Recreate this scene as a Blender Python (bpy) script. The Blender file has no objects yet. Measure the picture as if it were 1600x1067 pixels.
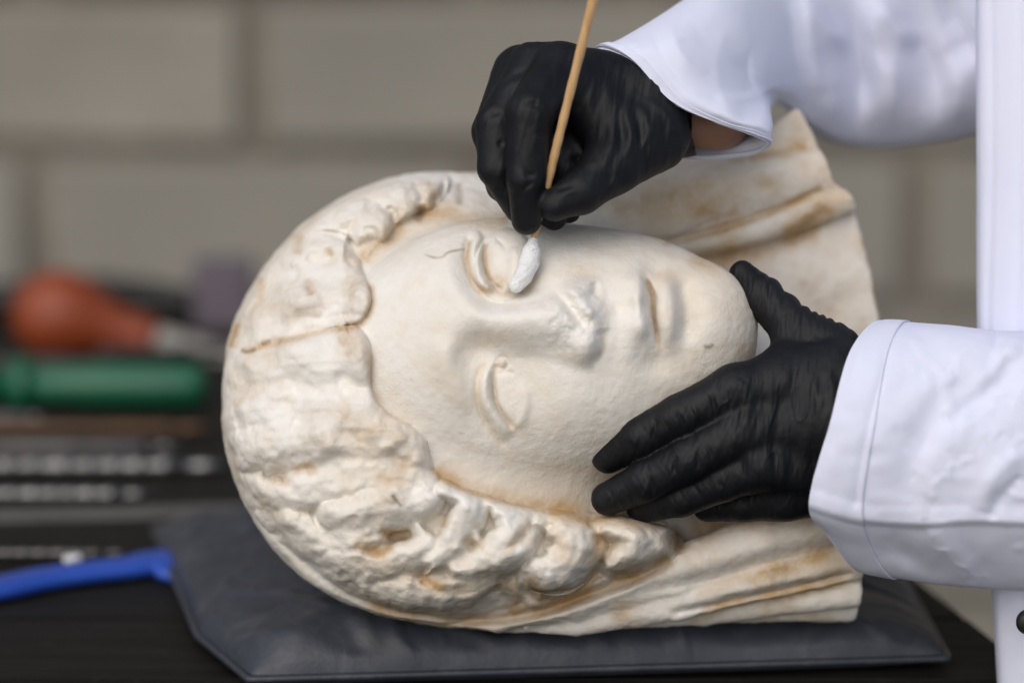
import bpy, math, random
import numpy as np
random.seed(7)
S = 0.0003            # metres in one modelling unit
DIST = 4444.0         # camera distance in modelling units (1.33 m)
PITCH = math.radians(12.0)
OZ = 0.161            # height of the aim point above the table top

# ------------------------------------------------------------------ camera, sky, light
scene = bpy.context.scene
C = scene.collection
cp, sp = math.cos(PITCH), math.sin(PITCH)
cam_d = bpy.data.cameras.new('camera'); cam = bpy.data.objects.new('camera', cam_d); C.objects.link(cam)
cam_d.sensor_width = 36.0; cam_d.lens = 100.0; cam_d.clip_end = 100.0; cam_d.clip_start = 0.05
cam.location = (0, -cp * DIST * S, OZ + sp * DIST * S)
cam.rotation_euler = (math.pi / 2 - PITCH, 0, 0)
cam_d.dof.use_dof = True
cam_d.dof.focus_distance = (DIST - 130) * S
cam_d.dof.aperture_fstop = 2.7
scene.camera = cam

SUN_AZ, SUN_EL = math.radians(-26), math.radians(44)     # from the left, in front of the bench
w_ = bpy.data.worlds.new('World'); scene.world = w_; w_.use_nodes = True
wn = w_.node_tree
bg = wn.nodes['Background']
sky = wn.nodes.new('ShaderNodeTexSky'); sky.sky_type = 'NISHITA'; sky.sun_disc = False
sky.sun_elevation = SUN_EL; sky.sun_rotation = math.pi - SUN_AZ
sky.air_density = 1.0; sky.dust_density = 3.0; sky.ozone_density = 1.0
wn.links.new(sky.outputs[0], bg.inputs[0]); bg.inputs[1].default_value = 0.12
sun_d = bpy.data.lights.new('sun', 'SUN'); sun = bpy.data.objects.new('sun', sun_d); C.objects.link(sun)
sun_d.energy = 1.6; sun_d.angle = math.radians(85); sun_d.color = (1.0, 0.975, 0.94)
# direction towards the sun
sdir = (math.sin(SUN_AZ) * math.cos(SUN_EL), -math.cos(SUN_AZ) * math.cos(SUN_EL), math.sin(SUN_EL))
from mathutils import Vector
sun.rotation_euler = Vector(sdir).to_track_quat('Z', 'Y').to_euler()
scene.view_settings.view_transform = 'Standard'; scene.view_settings.look = 'None'
scene.view_settings.exposure = -0.08; scene.view_settings.gamma = 1.0
scene.cycles.use_denoising = True
scene.cycles.max_bounces = 8

# ------------------------------------------------------------------ helpers: frames
def up(px, py, w):
    k = (DIST - w) / DIST
    return np.array([(px - 800.0) * k, (533.5 - py) * k, w], dtype=np.float64)
def proj(V):
    k = DIST / (DIST - V[:, 2])
    return 800.0 + V[:, 0] * k, 533.5 - V[:, 1] * k
def to_world(V):
    V = np.asarray(V, dtype=np.float64)
    out = np.empty_like(V)
    out[..., 0] = V[..., 0] * S
    out[..., 1] = (V[..., 1] * sp - V[..., 2] * cp) * S
    out[..., 2] = OZ + (V[..., 1] * cp + V[..., 2] * sp) * S
    return out
def on_plane(px, py, z):
    """world point where the sight line through a photo point meets the level z"""
    d = np.array([px - 800.0, 533.5 - py, -DIST]); cl = np.array(cam.location)
    wd = np.array([d[0], d[1] * sp - d[2] * cp, d[1] * cp + d[2] * sp])
    t = (z - cl[2]) / wd[2]
    return cl + wd * t
def at_depth(px, py, y):
    d = np.array([px - 800.0, 533.5 - py, -DIST]); cl = np.array(cam.location)
    wd = np.array([d[0], d[1] * sp - d[2] * cp, d[1] * cp + d[2] * sp])
    t = (y - cl[1]) / wd[1]
    return cl + wd * t

# ------------------------------------------------------------------ helpers: noise
_rng = np.random.RandomState(5)
_LAT = _rng.rand(64, 64, 64).astype(np.float32) * 2 - 1
def noise3(x, y, z):
    xi = np.floor(x).astype(np.int32); yi = np.floor(y).astype(np.int32); zi = np.floor(z).astype(np.int32)
    fx = x - xi; fy = y - yi; fz = z - zi
    fx = fx * fx * fx * (fx * (fx * 6 - 15) + 10); fy = fy * fy * fy * (fy * (fy * 6 - 15) + 10); fz = fz * fz * fz * (fz * (fz * 6 - 15) + 10)
    def L(a, b, c): return _LAT[(xi + a) & 63, (yi + b) & 63, (zi + c) & 63]
    x00 = L(0,0,0) * (1-fx) + L(1,0,0) * fx; x10 = L(0,1,0) * (1-fx) + L(1,1,0) * fx
    x01 = L(0,0,1) * (1-fx) + L(1,0,1) * fx; x11 = L(0,1,1) * (1-fx) + L(1,1,1) * fx
    y0 = x00 * (1-fy) + x10 * fy; y1 = x01 * (1-fy) + x11 * fy
    return y0 * (1-fz) + y1 * fz
def fbm(x, y, z, o=4, g=0.5):
    s = 0; a = 1.0; f = 1.0; n = 0
    for i in range(o):
        s = s + a * noise3(x * f + 17.3 * i, y * f + 5.1 * i, z * f + 9.7 * i); n += a; a *= g; f *= 2.03
    return s / n
def sstep(a, b, x):
    t = np.clip((x - a) / (b - a), 0, 1); return t * t * (3 - 2 * t)

# ------------------------------------------------------------------ helpers: sculpting raster (relief maps in modelling units)
MG = 150
RH, RW = 1067 + 2 * MG, 1600 + 2 * MG
def raster(): return np.zeros((RH, RW), np.float32)
def crom(pts, n=10, closed=False):
    P = np.asarray(pts, dtype=np.float64)
    if len(P) < 3 and not closed: return np.array([P[0] + (P[-1] - P[0]) * t for t in np.linspace(0, 1, n)])
    if closed: Q = np.vstack([P[-1:], P, P[:2]])
    else: Q = np.vstack([2 * P[0] - P[1], P, 2 * P[-1] - P[-2]])
    out = []
    for i in range(1, len(Q) - 2):
        a, b, c, d = Q[i-1], Q[i], Q[i+1], Q[i+2]
        for t in np.arange(n) / n:
            out.append(0.5 * (2*b + (c-a)*t + (2*a-5*b+4*c-d)*t*t + (3*b-a-3*c+d)*t**3))
    if not closed: out.append(Q[-2])
    return np.array(out)
def _win(x0, x1, y0, y1):
    i0, i1 = max(0, int(y0) + MG), min(RH, int(y1) + MG + 1); j0, j1 = max(0, int(x0) + MG), min(RW, int(x1) + MG + 1)
    yy, xx = np.mgrid[i0:i1, j0:j1].astype(np.float32)
    return slice(i0, i1), slice(j0, j1), xx - MG, yy - MG
def seg_dist(xx, yy, pl):
    best = np.full(xx.shape, 1e9, np.float32); bt = np.zeros(xx.shape, np.float32); sg = np.zeros(xx.shape, np.float32)
    n = len(pl) - 1
    for i in range(n):
        ax, ay = pl[i]; bx, by = pl[i+1]; dx, dy = bx - ax, by - ay; L = dx*dx + dy*dy + 1e-9
        t = np.clip(((xx - ax) * dx + (yy - ay) * dy) / L, 0, 1)
        d = (xx - ax - t*dx)**2 + (yy - ay - t*dy)**2
        m = d < best
        best = np.where(m, d, best); bt = np.where(m, (i + t) / n, bt)
        sg = np.where(m, np.sign(dx * (yy - ay) - dy * (xx - ax)), sg)
    return np.sqrt(best), bt, sg
def stroke(H, pts, width, h, taper=0.15, prof='g', sm=8):
    """ridge (h>0) or groove (h<0) along a curve; width may be (left, right) of travel"""
    pl = crom(pts, sm)
    wl, wr = (width if isinstance(width, (tuple, list)) else (width, width))
    m = 3 * max(wl, wr)
    a, b, xx, yy = _win(pl[:,0].min()-m, pl[:,0].max()+m, pl[:,1].min()-m, pl[:,1].max()+m)
    d, t, sg = seg_dist(xx, yy, pl)
    w = np.where(sg > 0, wr, wl)
    g = np.exp(-(d / w)**2) if prof == 'g' else np.clip(1 - d / w, 0, 1)
    e = sstep(0, taper, t) * sstep(0, taper, 1 - t) if taper > 0 else 1.0
    hh = np.interp(t, np.linspace(0, 1, len(h)), h) if isinstance(h, (list, tuple)) else h
    H[a, b] += g * e * hh
def blob(H, cx, cy, rx, ry, h, ang=0, p=2):
    m = 2.6 * max(rx, ry)
    a, b, xx, yy = _win(cx-m, cx+m, cy-m, cy+m)
    c, s = math.cos(math.radians(ang)), math.sin(math.radians(ang))
    u = ((xx-cx)*c + (yy-cy)*s) / rx; v = (-(xx-cx)*s + (yy-cy)*c) / ry
    H[a, b] += h * np.exp(-(u*u + v*v)**(p/2))
def dome(H, cx, cy, rx, ry, h, ang=0):
    """hemi-ellipsoid lump with a definite rim"""
    m = 1.1 * max(rx, ry)
    a, b, xx, yy = _win(cx-m, cx+m, cy-m, cy+m)
    c, s = math.cos(math.radians(ang)), math.sin(math.radians(ang))
    u = ((xx-cx)*c + (yy-cy)*s) / rx; v = (-(xx-cx)*s + (yy-cy)*c) / ry
    H[a, b] += h * np.sqrt(np.clip(1 - u*u - v*v, 0, 1))
def inside(xx, yy, pl):
    r = np.zeros(xx.shape, bool); n = len(pl)
    for i in range(n):
        ax, ay = pl[i]; bx, by = pl[(i+1) % n]
        if ay == by: continue
        r ^= ((ay > yy) != (by > yy)) & (xx < (bx - ax) * (yy - ay) / (by - ay) + ax)
    return r
def sdpoly(pts, m=40, sm=6, smooth=True):
    pl = crom(pts, sm, True) if smooth else np.asarray(pts, float)
    a, b, xx, yy = _win(pl[:,0].min()-m, pl[:,0].max()+m, pl[:,1].min()-m, pl[:,1].max()+m)
    d, t, sg = seg_dist(xx, yy, np.vstack([pl, pl[:1]]))
    return a, b, np.where(inside(xx, yy, pl), d, -d)
def lobe(H, pts, h, edge, soft=4, sm=6):
    """raised (h>0) patch with a rounded shoulder inside its outline"""
    a, b, sd = sdpoly(pts, 3 * soft, sm)
    t = np.clip(sd / edge, 0, 1)
    H[a, b] += h * (np.sqrt(np.clip(1 - (1 - t)**2, 0, 1)))
def mask(H, pts, soft=6, val=1.0, sm=6):
    a, b, sd = sdpoly(pts, 3 * soft, sm)
    H[a, b] = np.maximum(H[a, b], val * sstep(-soft, soft, sd))
def sample(H, px, py):
    x = np.clip(px + MG, 0, RW - 2.001); y = np.clip(py + MG, 0, RH - 2.001)
    xi = x.astype(np.int32); yi = y.astype(np.int32); fx = x - xi; fy = y - yi
    return (H[yi, xi]*(1-fx)*(1-fy) + H[yi, xi+1]*fx*(1-fy) + H[yi+1, xi]*(1-fx)*fy + H[yi+1, xi+1]*fx*fy)
def blur(H, r):
    k = np.exp(-np.linspace(-2, 2, 2*r+1)**2).astype(np.float32); k /= k.sum()
    H = np.apply_along_axis(lambda v: np.convolve(v, k, 'same'), 0, H)
    return np.apply_along_axis(lambda v: np.convolve(v, k, 'same'), 1, H)

# ------------------------------------------------------------------ helpers: volumes
class Vol:
    def __init__(s, lo, hi, h):
        s.lo = np.array(lo, float); s.h = h
        n = np.ceil((np.array(hi) - s.lo) / h).astype(int) + 1
        s.ax = [(s.lo[i] + np.arange(n[i]) * h).astype(np.float32) for i in range(3)]
        s.f = np.full(tuple(n), 1e4, np.float32)
    def win(s, lo, hi):
        sl = []
        for i in range(3):
            a = max(0, int((lo[i] - s.lo[i]) / s.h) - 1); b = min(len(s.ax[i]), int((hi[i] - s.lo[i]) / s.h) + 3)
            sl.append(slice(a, max(b, a)))
        sl = tuple(sl)
        X = s.ax[0][sl[0]][:, None, None]; Y = s.ax[1][sl[1]][None, :, None]; Z = s.ax[2][sl[2]][None, None, :]
        return sl, X, Y, Z
    def add(s, sl, d, k, sub=False):
        a = s.f[sl]
        if sub:
            h = np.clip(0.5 - 0.5 * (a + d) / k, 0, 1); s.f[sl] = a * (1 - h) - d * h + k * h * (1 - h)
        else:
            h = np.clip(0.5 + 0.5 * (a - d) / k, 0, 1); s.f[sl] = a * (1 - h) + d * h - k * h * (1 - h)
    def ell(s, c, r, k=20, shear=0.0, rot=0.0, sub=False):
        c = up(*c); R = max(r) * 1.35 + k + abs(shear) * r[1]
        sl, X, Y, Z = s.win(c - R, c + R)
        x = X - c[0]; y = Y - c[1]; z = Z - c[2]
        if rot:
            cs, sn = math.cos(math.radians(rot)), math.sin(math.radians(rot)); x, y = x*cs + y*sn, -x*sn + y*cs
        z = z + shear * y
        k0 = np.sqrt((x/r[0])**2 + (y/r[1])**2 + (z/r[2])**2) + 1e-6; k1 = np.sqrt((x/r[0]**2)**2 + (y/r[1]**2)**2 + (z/r[2]**2)**2) + 1e-9
        s.add(sl, k0 * (k0 - 1) / k1, k, sub)
    def cap(s, a, b, ra, rb, k=12, sub=False):
        a = up(*a) if len(a) == 3 else a; b = up(*b)
        R = max(ra, rb) + 2 * k + s.h
        sl, X, Y, Z = s.win(np.minimum(a, b) - R, np.maximum(a, b) + R)
        ba = b - a; L = float(ba @ ba) + 1e-9
        t = np.clip(((X-a[0])*ba[0] + (Y-a[1])*ba[1] + (Z-a[2])*ba[2]) / L, 0, 1)
        d = np.sqrt((X-a[0]-t*ba[0])**2 + (Y-a[1]-t*ba[1])**2 + (Z-a[2]-t*ba[2])**2) - (ra + (rb - ra) * t)
        s.add(sl, d, k, sub)
    def chain(s, pts, k=8):
        for p, q in zip(pts[:-1], pts[1:]): s.cap(p[:3], q[:3], p[3], q[3], k)
    def slab(s, poly, w0, w1, rnd, k=15):
        """outline extruded in depth, rounded edges"""
        P = np.array([up(x, y, (w0 + w1) / 2)[:2] for x, y in poly])
        m = rnd + 2 * k
        sl, X, Y, Z = s.win([P[:,0].min()-m, P[:,1].min()-m, w0-m], [P[:,0].max()+m, P[:,1].max()+m, w1+m])
        xx, yy = np.broadcast_arrays(X[:, :, 0], Y[:, :, 0])
        d, t, sg = seg_dist(xx, yy, np.vstack([P, P[:1]]))
        d2 = np.where(inside(xx, yy, P), -d, d)[:, :, None] + rnd
        dz = np.abs(Z - (w0 + w1) / 2) - (w1 - w0) / 2 + rnd
        dd = np.minimum(np.maximum(d2, dz), 0) + np.sqrt(np.maximum(d2, 0)**2 + np.maximum(dz, 0)**2) - rnd
        s.add(sl, dd.astype(np.float32), k)
    def mesh(s):
        f = s.f; nx, ny, nz = f.shape; ins = f < 0
        c = np.zeros((nx-1, ny-1, nz-1), np.uint8)
        for i in (0, 1):
            for j in (0, 1):
                for k in (0, 1): c += ins[i:nx-1+i, j:ny-1+j, k:nz-1+k]
        act = np.argwhere((c > 0) & (c < 8)); idx = np.full(c.shape, -1, np.int32); idx[act[:,0], act[:,1], act[:,2]] = np.arange(len(act))
        corner = [(i, j, k) for i in (0,1) for j in (0,1) for k in (0,1)]
        val = {o: f[act[:,0]+o[0], act[:,1]+o[1], act[:,2]+o[2]] for o in corner}
        acc = np.zeros((len(act), 3)); cnt = np.zeros(len(act))
        for o in corner:
            for ax in range(3):
                if o[ax]: continue
                q = list(o); q[ax] = 1; q = tuple(q)
                a, b = val[o], val[q]; m = (a < 0) != (b < 0)
                t = np.where(m, a / np.where(m, a - b, 1), 0)
                for d in range(3): acc[:, d] += m * (o[d] + (t if d == ax else 0))
                cnt += m
        V = (act + acc / cnt[:, None]) * s.h + s.lo
        Q = []
        for ax in range(3):
            a = [slice(None)] * 3; b = [slice(None)] * 3; a[ax] = slice(0, -1); b[ax] = slice(1, None)
            A = ins[tuple(a)]; B = ins[tuple(b)]
            e = np.argwhere(A != B); o1, o2 = (ax+1) % 3, (ax+2) % 3
            e = e[(e[:, o1] > 0) & (e[:, o2] > 0) & (e[:, o1] < f.shape[o1]-1) & (e[:, o2] < f.shape[o2]-1)]
            flip = ~A[e[:,0], e[:,1], e[:,2]]
            def g(d1, d2):
                t = e.copy(); t[:, o1] += d1; t[:, o2] += d2; return idx[t[:,0], t[:,1], t[:,2]]
            q = np.stack([g(-1,-1), g(0,-1), g(0,0), g(-1,0)], 1)
            q[flip] = q[flip][:, ::-1]; Q.append(q)
        return V, np.vstack(Q).astype(np.int32)
def smooth_mesh(V, Q, it=3, lam=0.5):
    e = np.vstack([Q[:, [0,1]], Q[:, [1,2]], Q[:, [2,3]], Q[:, [3,0]]])
    n = len(V); deg = np.bincount(e[:,0], minlength=n) + np.bincount(e[:,1], minlength=n)
    for _ in range(it):
        for l in (lam, -lam * 1.03):
            A = np.stack([np.bincount(e[:,0], V[e[:,1], d], n) + np.bincount(e[:,1], V[e[:,0], d], n) for d in range(3)], 1) / np.maximum(deg, 1)[:, None]
            V = V + l * (A - V)
    return V
def normals(V, Q):
    n = np.cross(V[Q[:,2]] - V[Q[:,0]], V[Q[:,3]] - V[Q[:,1]])
    N = np.stack([sum(np.bincount(Q[:,j], n[:,d], len(V)) for j in range(4)) for d in range(3)], 1)
    return N / (np.linalg.norm(N, axis=1)[:, None] + 1e-9)
def subdiv(V, Q):
    """one smooth refinement step (Catmull-Clark) on an all-quad mesh"""
    n, m = len(V), len(Q)
    e = np.sort(np.vstack([Q[:, [0,1]], Q[:, [1,2]], Q[:, [2,3]], Q[:, [3,0]]]), axis=1)
    key = e[:,0].astype(np.int64) * n + e[:,1]
    uq, inv = np.unique(key, return_inverse=True); ne = len(uq)
    ea = (uq // n).astype(np.int64); eb = (uq % n).astype(np.int64)
    F = V[Q].mean(1); fid = np.tile(np.arange(m), 4)
    cnt = np.bincount(inv, minlength=ne)
    fe = np.stack([np.bincount(inv, F[fid, d], ne) for d in range(3)], 1) / cnt[:, None]
    mid = (V[ea] + V[eb]) / 2
    E = np.where((cnt == 2)[:, None], (mid + fe) / 2, mid)
    val = np.bincount(ea, minlength=n) + np.bincount(eb, minlength=n)
    Fa = np.stack([sum(np.bincount(Q[:,j], F[:,d], n) for j in range(4)) for d in range(3)], 1) / np.maximum(np.bincount(Q.ravel(), minlength=n), 1)[:, None]
    Ra = np.stack([np.bincount(ea, mid[:,d], n) + np.bincount(eb, mid[:,d], n) for d in range(3)], 1) / np.maximum(val, 1)[:, None]
    v = np.maximum(val, 1)[:, None]
    P = (Fa + 2 * Ra + (v - 3) * V) / v
    bnd = np.zeros(n, bool); bnd[ea[cnt == 1]] = True; bnd[eb[cnt == 1]] = True
    P = np.where(bnd[:, None], V, P)
    ei = inv.reshape(4, m) + n; fi = np.arange(m) + n + ne
    Q2 = np.vstack([np.stack([Q[:,j], ei[j], fi, ei[(j+3) % 4]], 1) for j in range(4)]).astype(np.int32)
    return np.vstack([P, E, F]), Q2
def push(V, px, py, H, wt):
    """move points along their sight lines (towards the viewer) by the relief map"""
    d = sample(H, px, py) * wt
    k = (DIST - V[:,2] - d) / (DIST - V[:,2])
    V = V.copy(); V[:,0] *= k; V[:,1] *= k; V[:,2] += d
    return V

# ------------------------------------------------------------------ helpers: objects
def make_obj(name, V, Q, mat, parent=None, world=True, attrs=None, smooth=True):
    me = bpy.data.meshes.new(name)
    W = to_world(V) if world else np.asarray(V, float)
    me.vertices.add(len(W)); me.vertices.foreach_set('co', W.astype(np.float32).ravel())
    Q = np.asarray(Q, np.int32); nl = Q.shape[1]
    me.loops.add(Q.size); me.loops.foreach_set('vertex_index', Q.ravel())
    me.polygons.add(len(Q)); me.polygons.foreach_set('loop_start', np.arange(len(Q), dtype=np.int32) * nl)
    me.polygons.foreach_set('loop_total', np.full(len(Q), nl, np.int32))
    if smooth: me.polygons.foreach_set('use_smooth', np.ones(len(Q), bool))
    me.update(calc_edges=True); me.validate()
    for k, v in (attrs or {}).items():
        a = me.attributes.new(k, 'FLOAT', 'POINT'); a.data.foreach_set('value', v.astype(np.float32))
    if mat: me.materials.append(mat)
    o = bpy.data.objects.new(name, me); C.objects.link(o)
    if parent: o.parent = parent
    return o
def tag(o, label=None, cat=None, group=None, kind=None):
    if label: o['label'] = label
    if cat: o['category'] = cat
    if group: o['group'] = group
    if kind: o['kind'] = kind
    return o
def empty(name, loc=(0, 0, 0)):
    o = bpy.data.objects.new(name, None); C.objects.link(o); o.location = loc; o.empty_display_size = 0.02
    return o
def adopt(o, parent):
    o.parent = parent
    o.location = o.location - parent.location
    return o
def nodes(name):
    m = bpy.data.materials.new(name); m.use_nodes = True
    nt = m.node_tree; return m, nt, nt.nodes['Principled BSDF']
def nd(nt, typ, **kw):
    n = nt.nodes.new(typ)
    for k, v in kw.items():
        if k in n.inputs: n.inputs[k].default_value = v
        else: setattr(n, k, v)
    return n
def ramp(nt, fac, stops):
    r = nt.nodes.new('ShaderNodeValToRGB'); e = r.color_ramp.elements
    while len(e) < len(stops): e.new(0.5)
    for i, (p, c) in enumerate(stops): e[i].position = p; e[i].color = (*c, 1) if len(c) == 3 else c
    nt.links.new(fac, r.inputs[0]); return r.outputs[0]
def mixc(nt, fac, a, b, mode='MIX'):
    m = nt.nodes.new('ShaderNodeMix'); m.data_type = 'RGBA'; m.blend_type = mode
    for s, v in ((m.inputs[0], fac), (m.inputs[6], a), (m.inputs[7], b)):
        if isinstance(v, (int, float)): s.default_value = v
        elif isinstance(v, tuple): s.default_value = (*v, 1)
        else: nt.links.new(v, s)
    return m.outputs[2]
def math_n(nt, op, a, b=None, clamp=False):
    m = nt.nodes.new('ShaderNodeMath'); m.operation = op; m.use_clamp = clamp
    for i, v in enumerate((a, b)):
        if v is None: continue
        if isinstance(v, (int, float)): m.inputs[i].default_value = v
        else: nt.links.new(v, m.inputs[i])
    return m.outputs[0]
def noise_n(nt, scale, detail=4, rough=0.55, vec=None, dist=0.0):
    n = nt.nodes.new('ShaderNodeTexNoise'); n.inputs['Scale'].default_value = scale; n.inputs['Detail'].default_value = detail
    n.inputs['Roughness'].default_value = rough; n.inputs['Distortion'].default_value = dist
    if vec is not None: nt.links.new(vec, n.inputs['Vector'])
    return n.outputs['Fac']
def coords(nt, scale=(1, 1, 1)):
    t = nt.nodes.new('ShaderNodeTexCoord'); m = nt.nodes.new('ShaderNodeMapping'); m.inputs['Scale'].default_value = scale
    nt.links.new(t.outputs['Object'], m.inputs[0]); return m.outputs[0]
def bump(nt, bsdf, h, strength, dist):
    b = nt.nodes.new('ShaderNodeBump'); b.inputs['Strength'].default_value = strength; b.inputs['Distance'].default_value = dist
    nt.links.new(h, b.inputs['Height']); nt.links.new(b.outputs[0], bsdf.inputs['Normal'])
def attr(nt, name):
    a = nt.nodes.new('ShaderNodeAttribute'); a.attribute_name = name; return a.outputs['Fac']
# ------------------------------------------------------------------ marble head
def marble_mat():
    m, nt, b = nodes('marble')
    v = coords(nt)
    n1 = noise_n(nt, 18, 5, 0.6, v); n2 = noise_n(nt, 70, 4, 0.6, v); n3 = noise_n(nt, 900, 3, 0.6, v); n4 = noise_n(nt, 330, 4, 0.65, v)
    base = ramp(nt, n1, [(0.30, (0.69, 0.625, 0.525)), (0.48, (0.745, 0.705, 0.63)), (0.64, (0.785, 0.76, 0.71))])
    spot = math_n(nt, 'MULTIPLY', ramp(nt, n2, [(0.52, (0, 0, 0)), (0.75, (1, 1, 1))]), 0.30)
    c = mixc(nt, spot, base, (0.66, 0.50, 0.33))
    st = attr(nt, 'stain')
    st2 = math_n(nt, 'MULTIPLY', st, math_n(nt, 'ADD', math_n(nt, 'MULTIPLY', n2, 1.7), math_n(nt, 'SUBTRACT', math_n(nt, 'MULTIPLY', n4, 0.9), 0.42)), True)
    c = mixc(nt, st2, c, (0.50, 0.345, 0.185))
    dk = attr(nt, 'dirt_shade')
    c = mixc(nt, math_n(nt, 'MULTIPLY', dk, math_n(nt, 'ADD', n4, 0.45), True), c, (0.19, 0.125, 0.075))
    nt.links.new(c, b.inputs['Base Color'])
    b.inputs['Roughness'].default_value = 0.8
    b.inputs['Specular IOR Level'].default_value = 0.15
    h = math_n(nt, 'ADD', math_n(nt, 'MULTIPLY', n3, 0.35), math_n(nt, 'ADD', math_n(nt, 'MULTIPLY', n4, 0.5), math_n(nt, 'MULTIPLY', n2, 0.6)))
    h = math_n(nt, 'MULTIPLY', h, math_n(nt, 'ADD', math_n(nt, 'MULTIPLY', noise_n(nt, 26, 3, 0.5, v), 1.6), -0.25, False))
    bump(nt, b, h, 0.9, 0.0012)
    return m

def build_head():
    v = Vol([-520, -500, -480], [640, 420, 300], 4.5)
    # hood / hair mass, face, jaw
    v.ell((690, 616, -115), (352, 360, 225), 5, shear=0.25, rot=-3)
    v.ell((800, 560, -10), (290, 220, 205), 26)
    v.ell((955, 546, 8), (219, 183, 172), 40)
    v.ell((1095, 515, 70), (84, 96, 80), 40)                 # chin
    v.ell((1240-200, 600, -140), (220, 150, 130), 30)          # neck
    # veil: back sheet and upper folds, cut by the straight break at the right
    u = Vol([-520, -500, -480], [640, 420, 300], 4.5)
    u.slab([(820, 300), (1130, 290), (1420, 270), (1420, 900), (820, 900)], -340, -205, 20, 20)
    u.chain([(740, 350, -240, 78), (900, 330, -205, 76), (1040, 312, -190, 66), (1180, 290, -196, 50), (1420, 250, -200, 40)], 18)
    u.chain([(980, 392, -200, 24), (1120, 372, -184, 26), (1230, 340, -184, 26), (1420, 275, -190, 28)], 9)
    u.slab([(1120, 262), (1165, 236), (1205, 196), (1244, 172), (1300, 160), (1420, 300), (1120, 330)], -330, -190, 10, 10)
    brk = np.array([up(x, y, -220)[:2] for x, y in ((0, 175), (1000, 200), (1160, 238), (1204, 196), (1243, 171), (1268, 214), (1290, 266), (1298, 288), (1322, 304), (1334, 330), (1348, 382), (1362, 432), (1370, 470), (1376, 510), (1380, 640), (1346, 880), (1346, 1100), (0, 1100))])
    xx, yy = np.broadcast_arrays(u.ax[0][:, None], u.ax[1][None, :])
    d, t, sg = seg_dist(xx, yy, np.vstack([brk, brk[:1]])); d = np.where(inside(xx, yy, brk), -d, d)[:, :, None]
    h = np.clip(0.5 - 0.5 * (u.f - d) / 9, 0, 1); u.f = u.f * (1 - h) + d * h + 9 * h * (1 - h)
    v.add((slice(None),) * 3, u.f, 20); del u
    v.slab([(880, 790), (1338, 790), (1344, 960), (1100, 962), (760, 975)], -300, -40, 30, 20)
    # veil: lower folds running to the neck
    v.chain([(540, 930, -100, 6), (660, 962, -34, 15), (780, 968, 5, 18), (900, 944, 25, 24), (1050, 894, 38, 36), (1190, 850, 30, 48), (1350, 795, 10, 60)], 14)
    v.chain([(560, 950, -110, 5), (680, 975, -60, 11), (780, 984, -25, 15), (900, 972, 5, 22), (1060, 938, 25, 28), (1200, 902, 22, 32), (1350, 868, 12, 36)], 10)
    v.chain([(960, 975, -40, 12), (1100, 955, -25, 20), (1350, 912, -12, 32)], 9)
    v.cap((1130, 956, -60), (1345, 945, -60), 18, 24, 10)
    # locks beside the cheek
    v.chain([(840, 925, 0, 40), (950, 900, 5, 42), (1040, 872, 0, 40)], 14)
    v.ell((866, 858, 52), (74, 68, 58), 16); v.ell((972, 846, 48), (62, 52, 52), 14); v.ell((790, 838, 70), (60, 56, 50), 22); v.ell((1022, 842, 40), (34, 32, 34), 10)
    # flat break at the neck end
    sl, X, Y, Z = v.win([400, -520, -480], [640, -200, 300]); d = (X - (545 + 0.03 * (Y + 350)))
    v.f[sl] = np.maximum(v.f[sl], d + 0 * Y + 0 * Z)
    # resting side, worn flat
    sl, X, Y, Z = v.win([-520, -500, -480], [640, -250, 300])
    zw = (OZ + (Y * cp + Z * sp) * S - 0.0250) / S
    a = v.f[sl]; d = -zw + 0 * X; h = np.clip(0.5 - 0.5 * (a - d) / 24, 0, 1); v.f[sl] = a * (1 - h) + d * h + 24 * h * (1 - h)
    V, Q = v.mesh(); V = smooth_mesh(V, Q, 4); V, Q = subdiv(V, Q)

    # ---- relief -----------------------------------------------------------
    H = raster()
    # sockets and brows
    blob(H, 772, 418, 52, 50, -48); blob(H, 790, 600, 58, 78, -28, 8); blob(H, 745, 545, 34, 36, -22, 30)
    blob(H, 815, 462, 46, 18, -20, -14)
    stroke(H, [(742, 352), (706, 395), (708, 440), (736, 476), (775, 486)], 20, [4, 8, 12, 12, 8], 0.2)
    stroke(H, [(700, 520), (698, 560), (712, 610), (740, 660)], 22, [10, 12, 9, 3], 0.25)
    # nose: along the ridge  x, ridge y, height, half width above / below
    NR = np.array([(690, 506, 0, 40, 50), (720, 503, 8, 38, 50), (760, 499, 22, 36, 54), (800, 495, 33, 40, 66), (840, 491, 42, 44, 74), (870, 489, 45, 50, 82),
                   (896, 490, 42, 56, 86), (918, 492, 34, 58, 86), (936, 494, 21, 56, 80), (952, 495, 8, 52, 70), (968, 495, 0, 48, 60)], float)
    a, b, xx, yy = _win(690, 968, 400, 600)
    I = [np.interp(xx, NR[:,0], NR[:,i]) for i in range(1, 5)]
    dv = yy - I[0]; t = np.clip(np.abs(dv) / np.where(dv < 0, I[2], I[3]), 0, 1)
    H[a, b] += I[1] * (1 - t * t * (3 - 2 * t)) ** 0.85
    blob(H, 905, 449, 26, 15, 17, -8, 3); blob(H, 918, 546, 27, 24, 21, 0, 2.6); blob(H, 925, 500, 16, 26, 8)
    # broken tip: a gully and rough facets
    stroke(H, [(848, 452), (876, 462), (893, 484), (912, 506), (930, 520)], (11, 8), [-5, -12, -16, -14, -6], 0.3)
    stroke(H, [(868, 447), (890, 455), (915, 478), (935, 492)], 11, [4, 10, 12, 6], 0.2)
    stroke(H, [(926, 438), (930, 452), (926, 466)], 6, -10, 0.3); stroke(H, [(938, 512), (942, 532), (936, 556), (918, 570)], 9, -9, 0.2)
    a, b, xx, yy = _win(830, 960, 420, 580)
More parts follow.
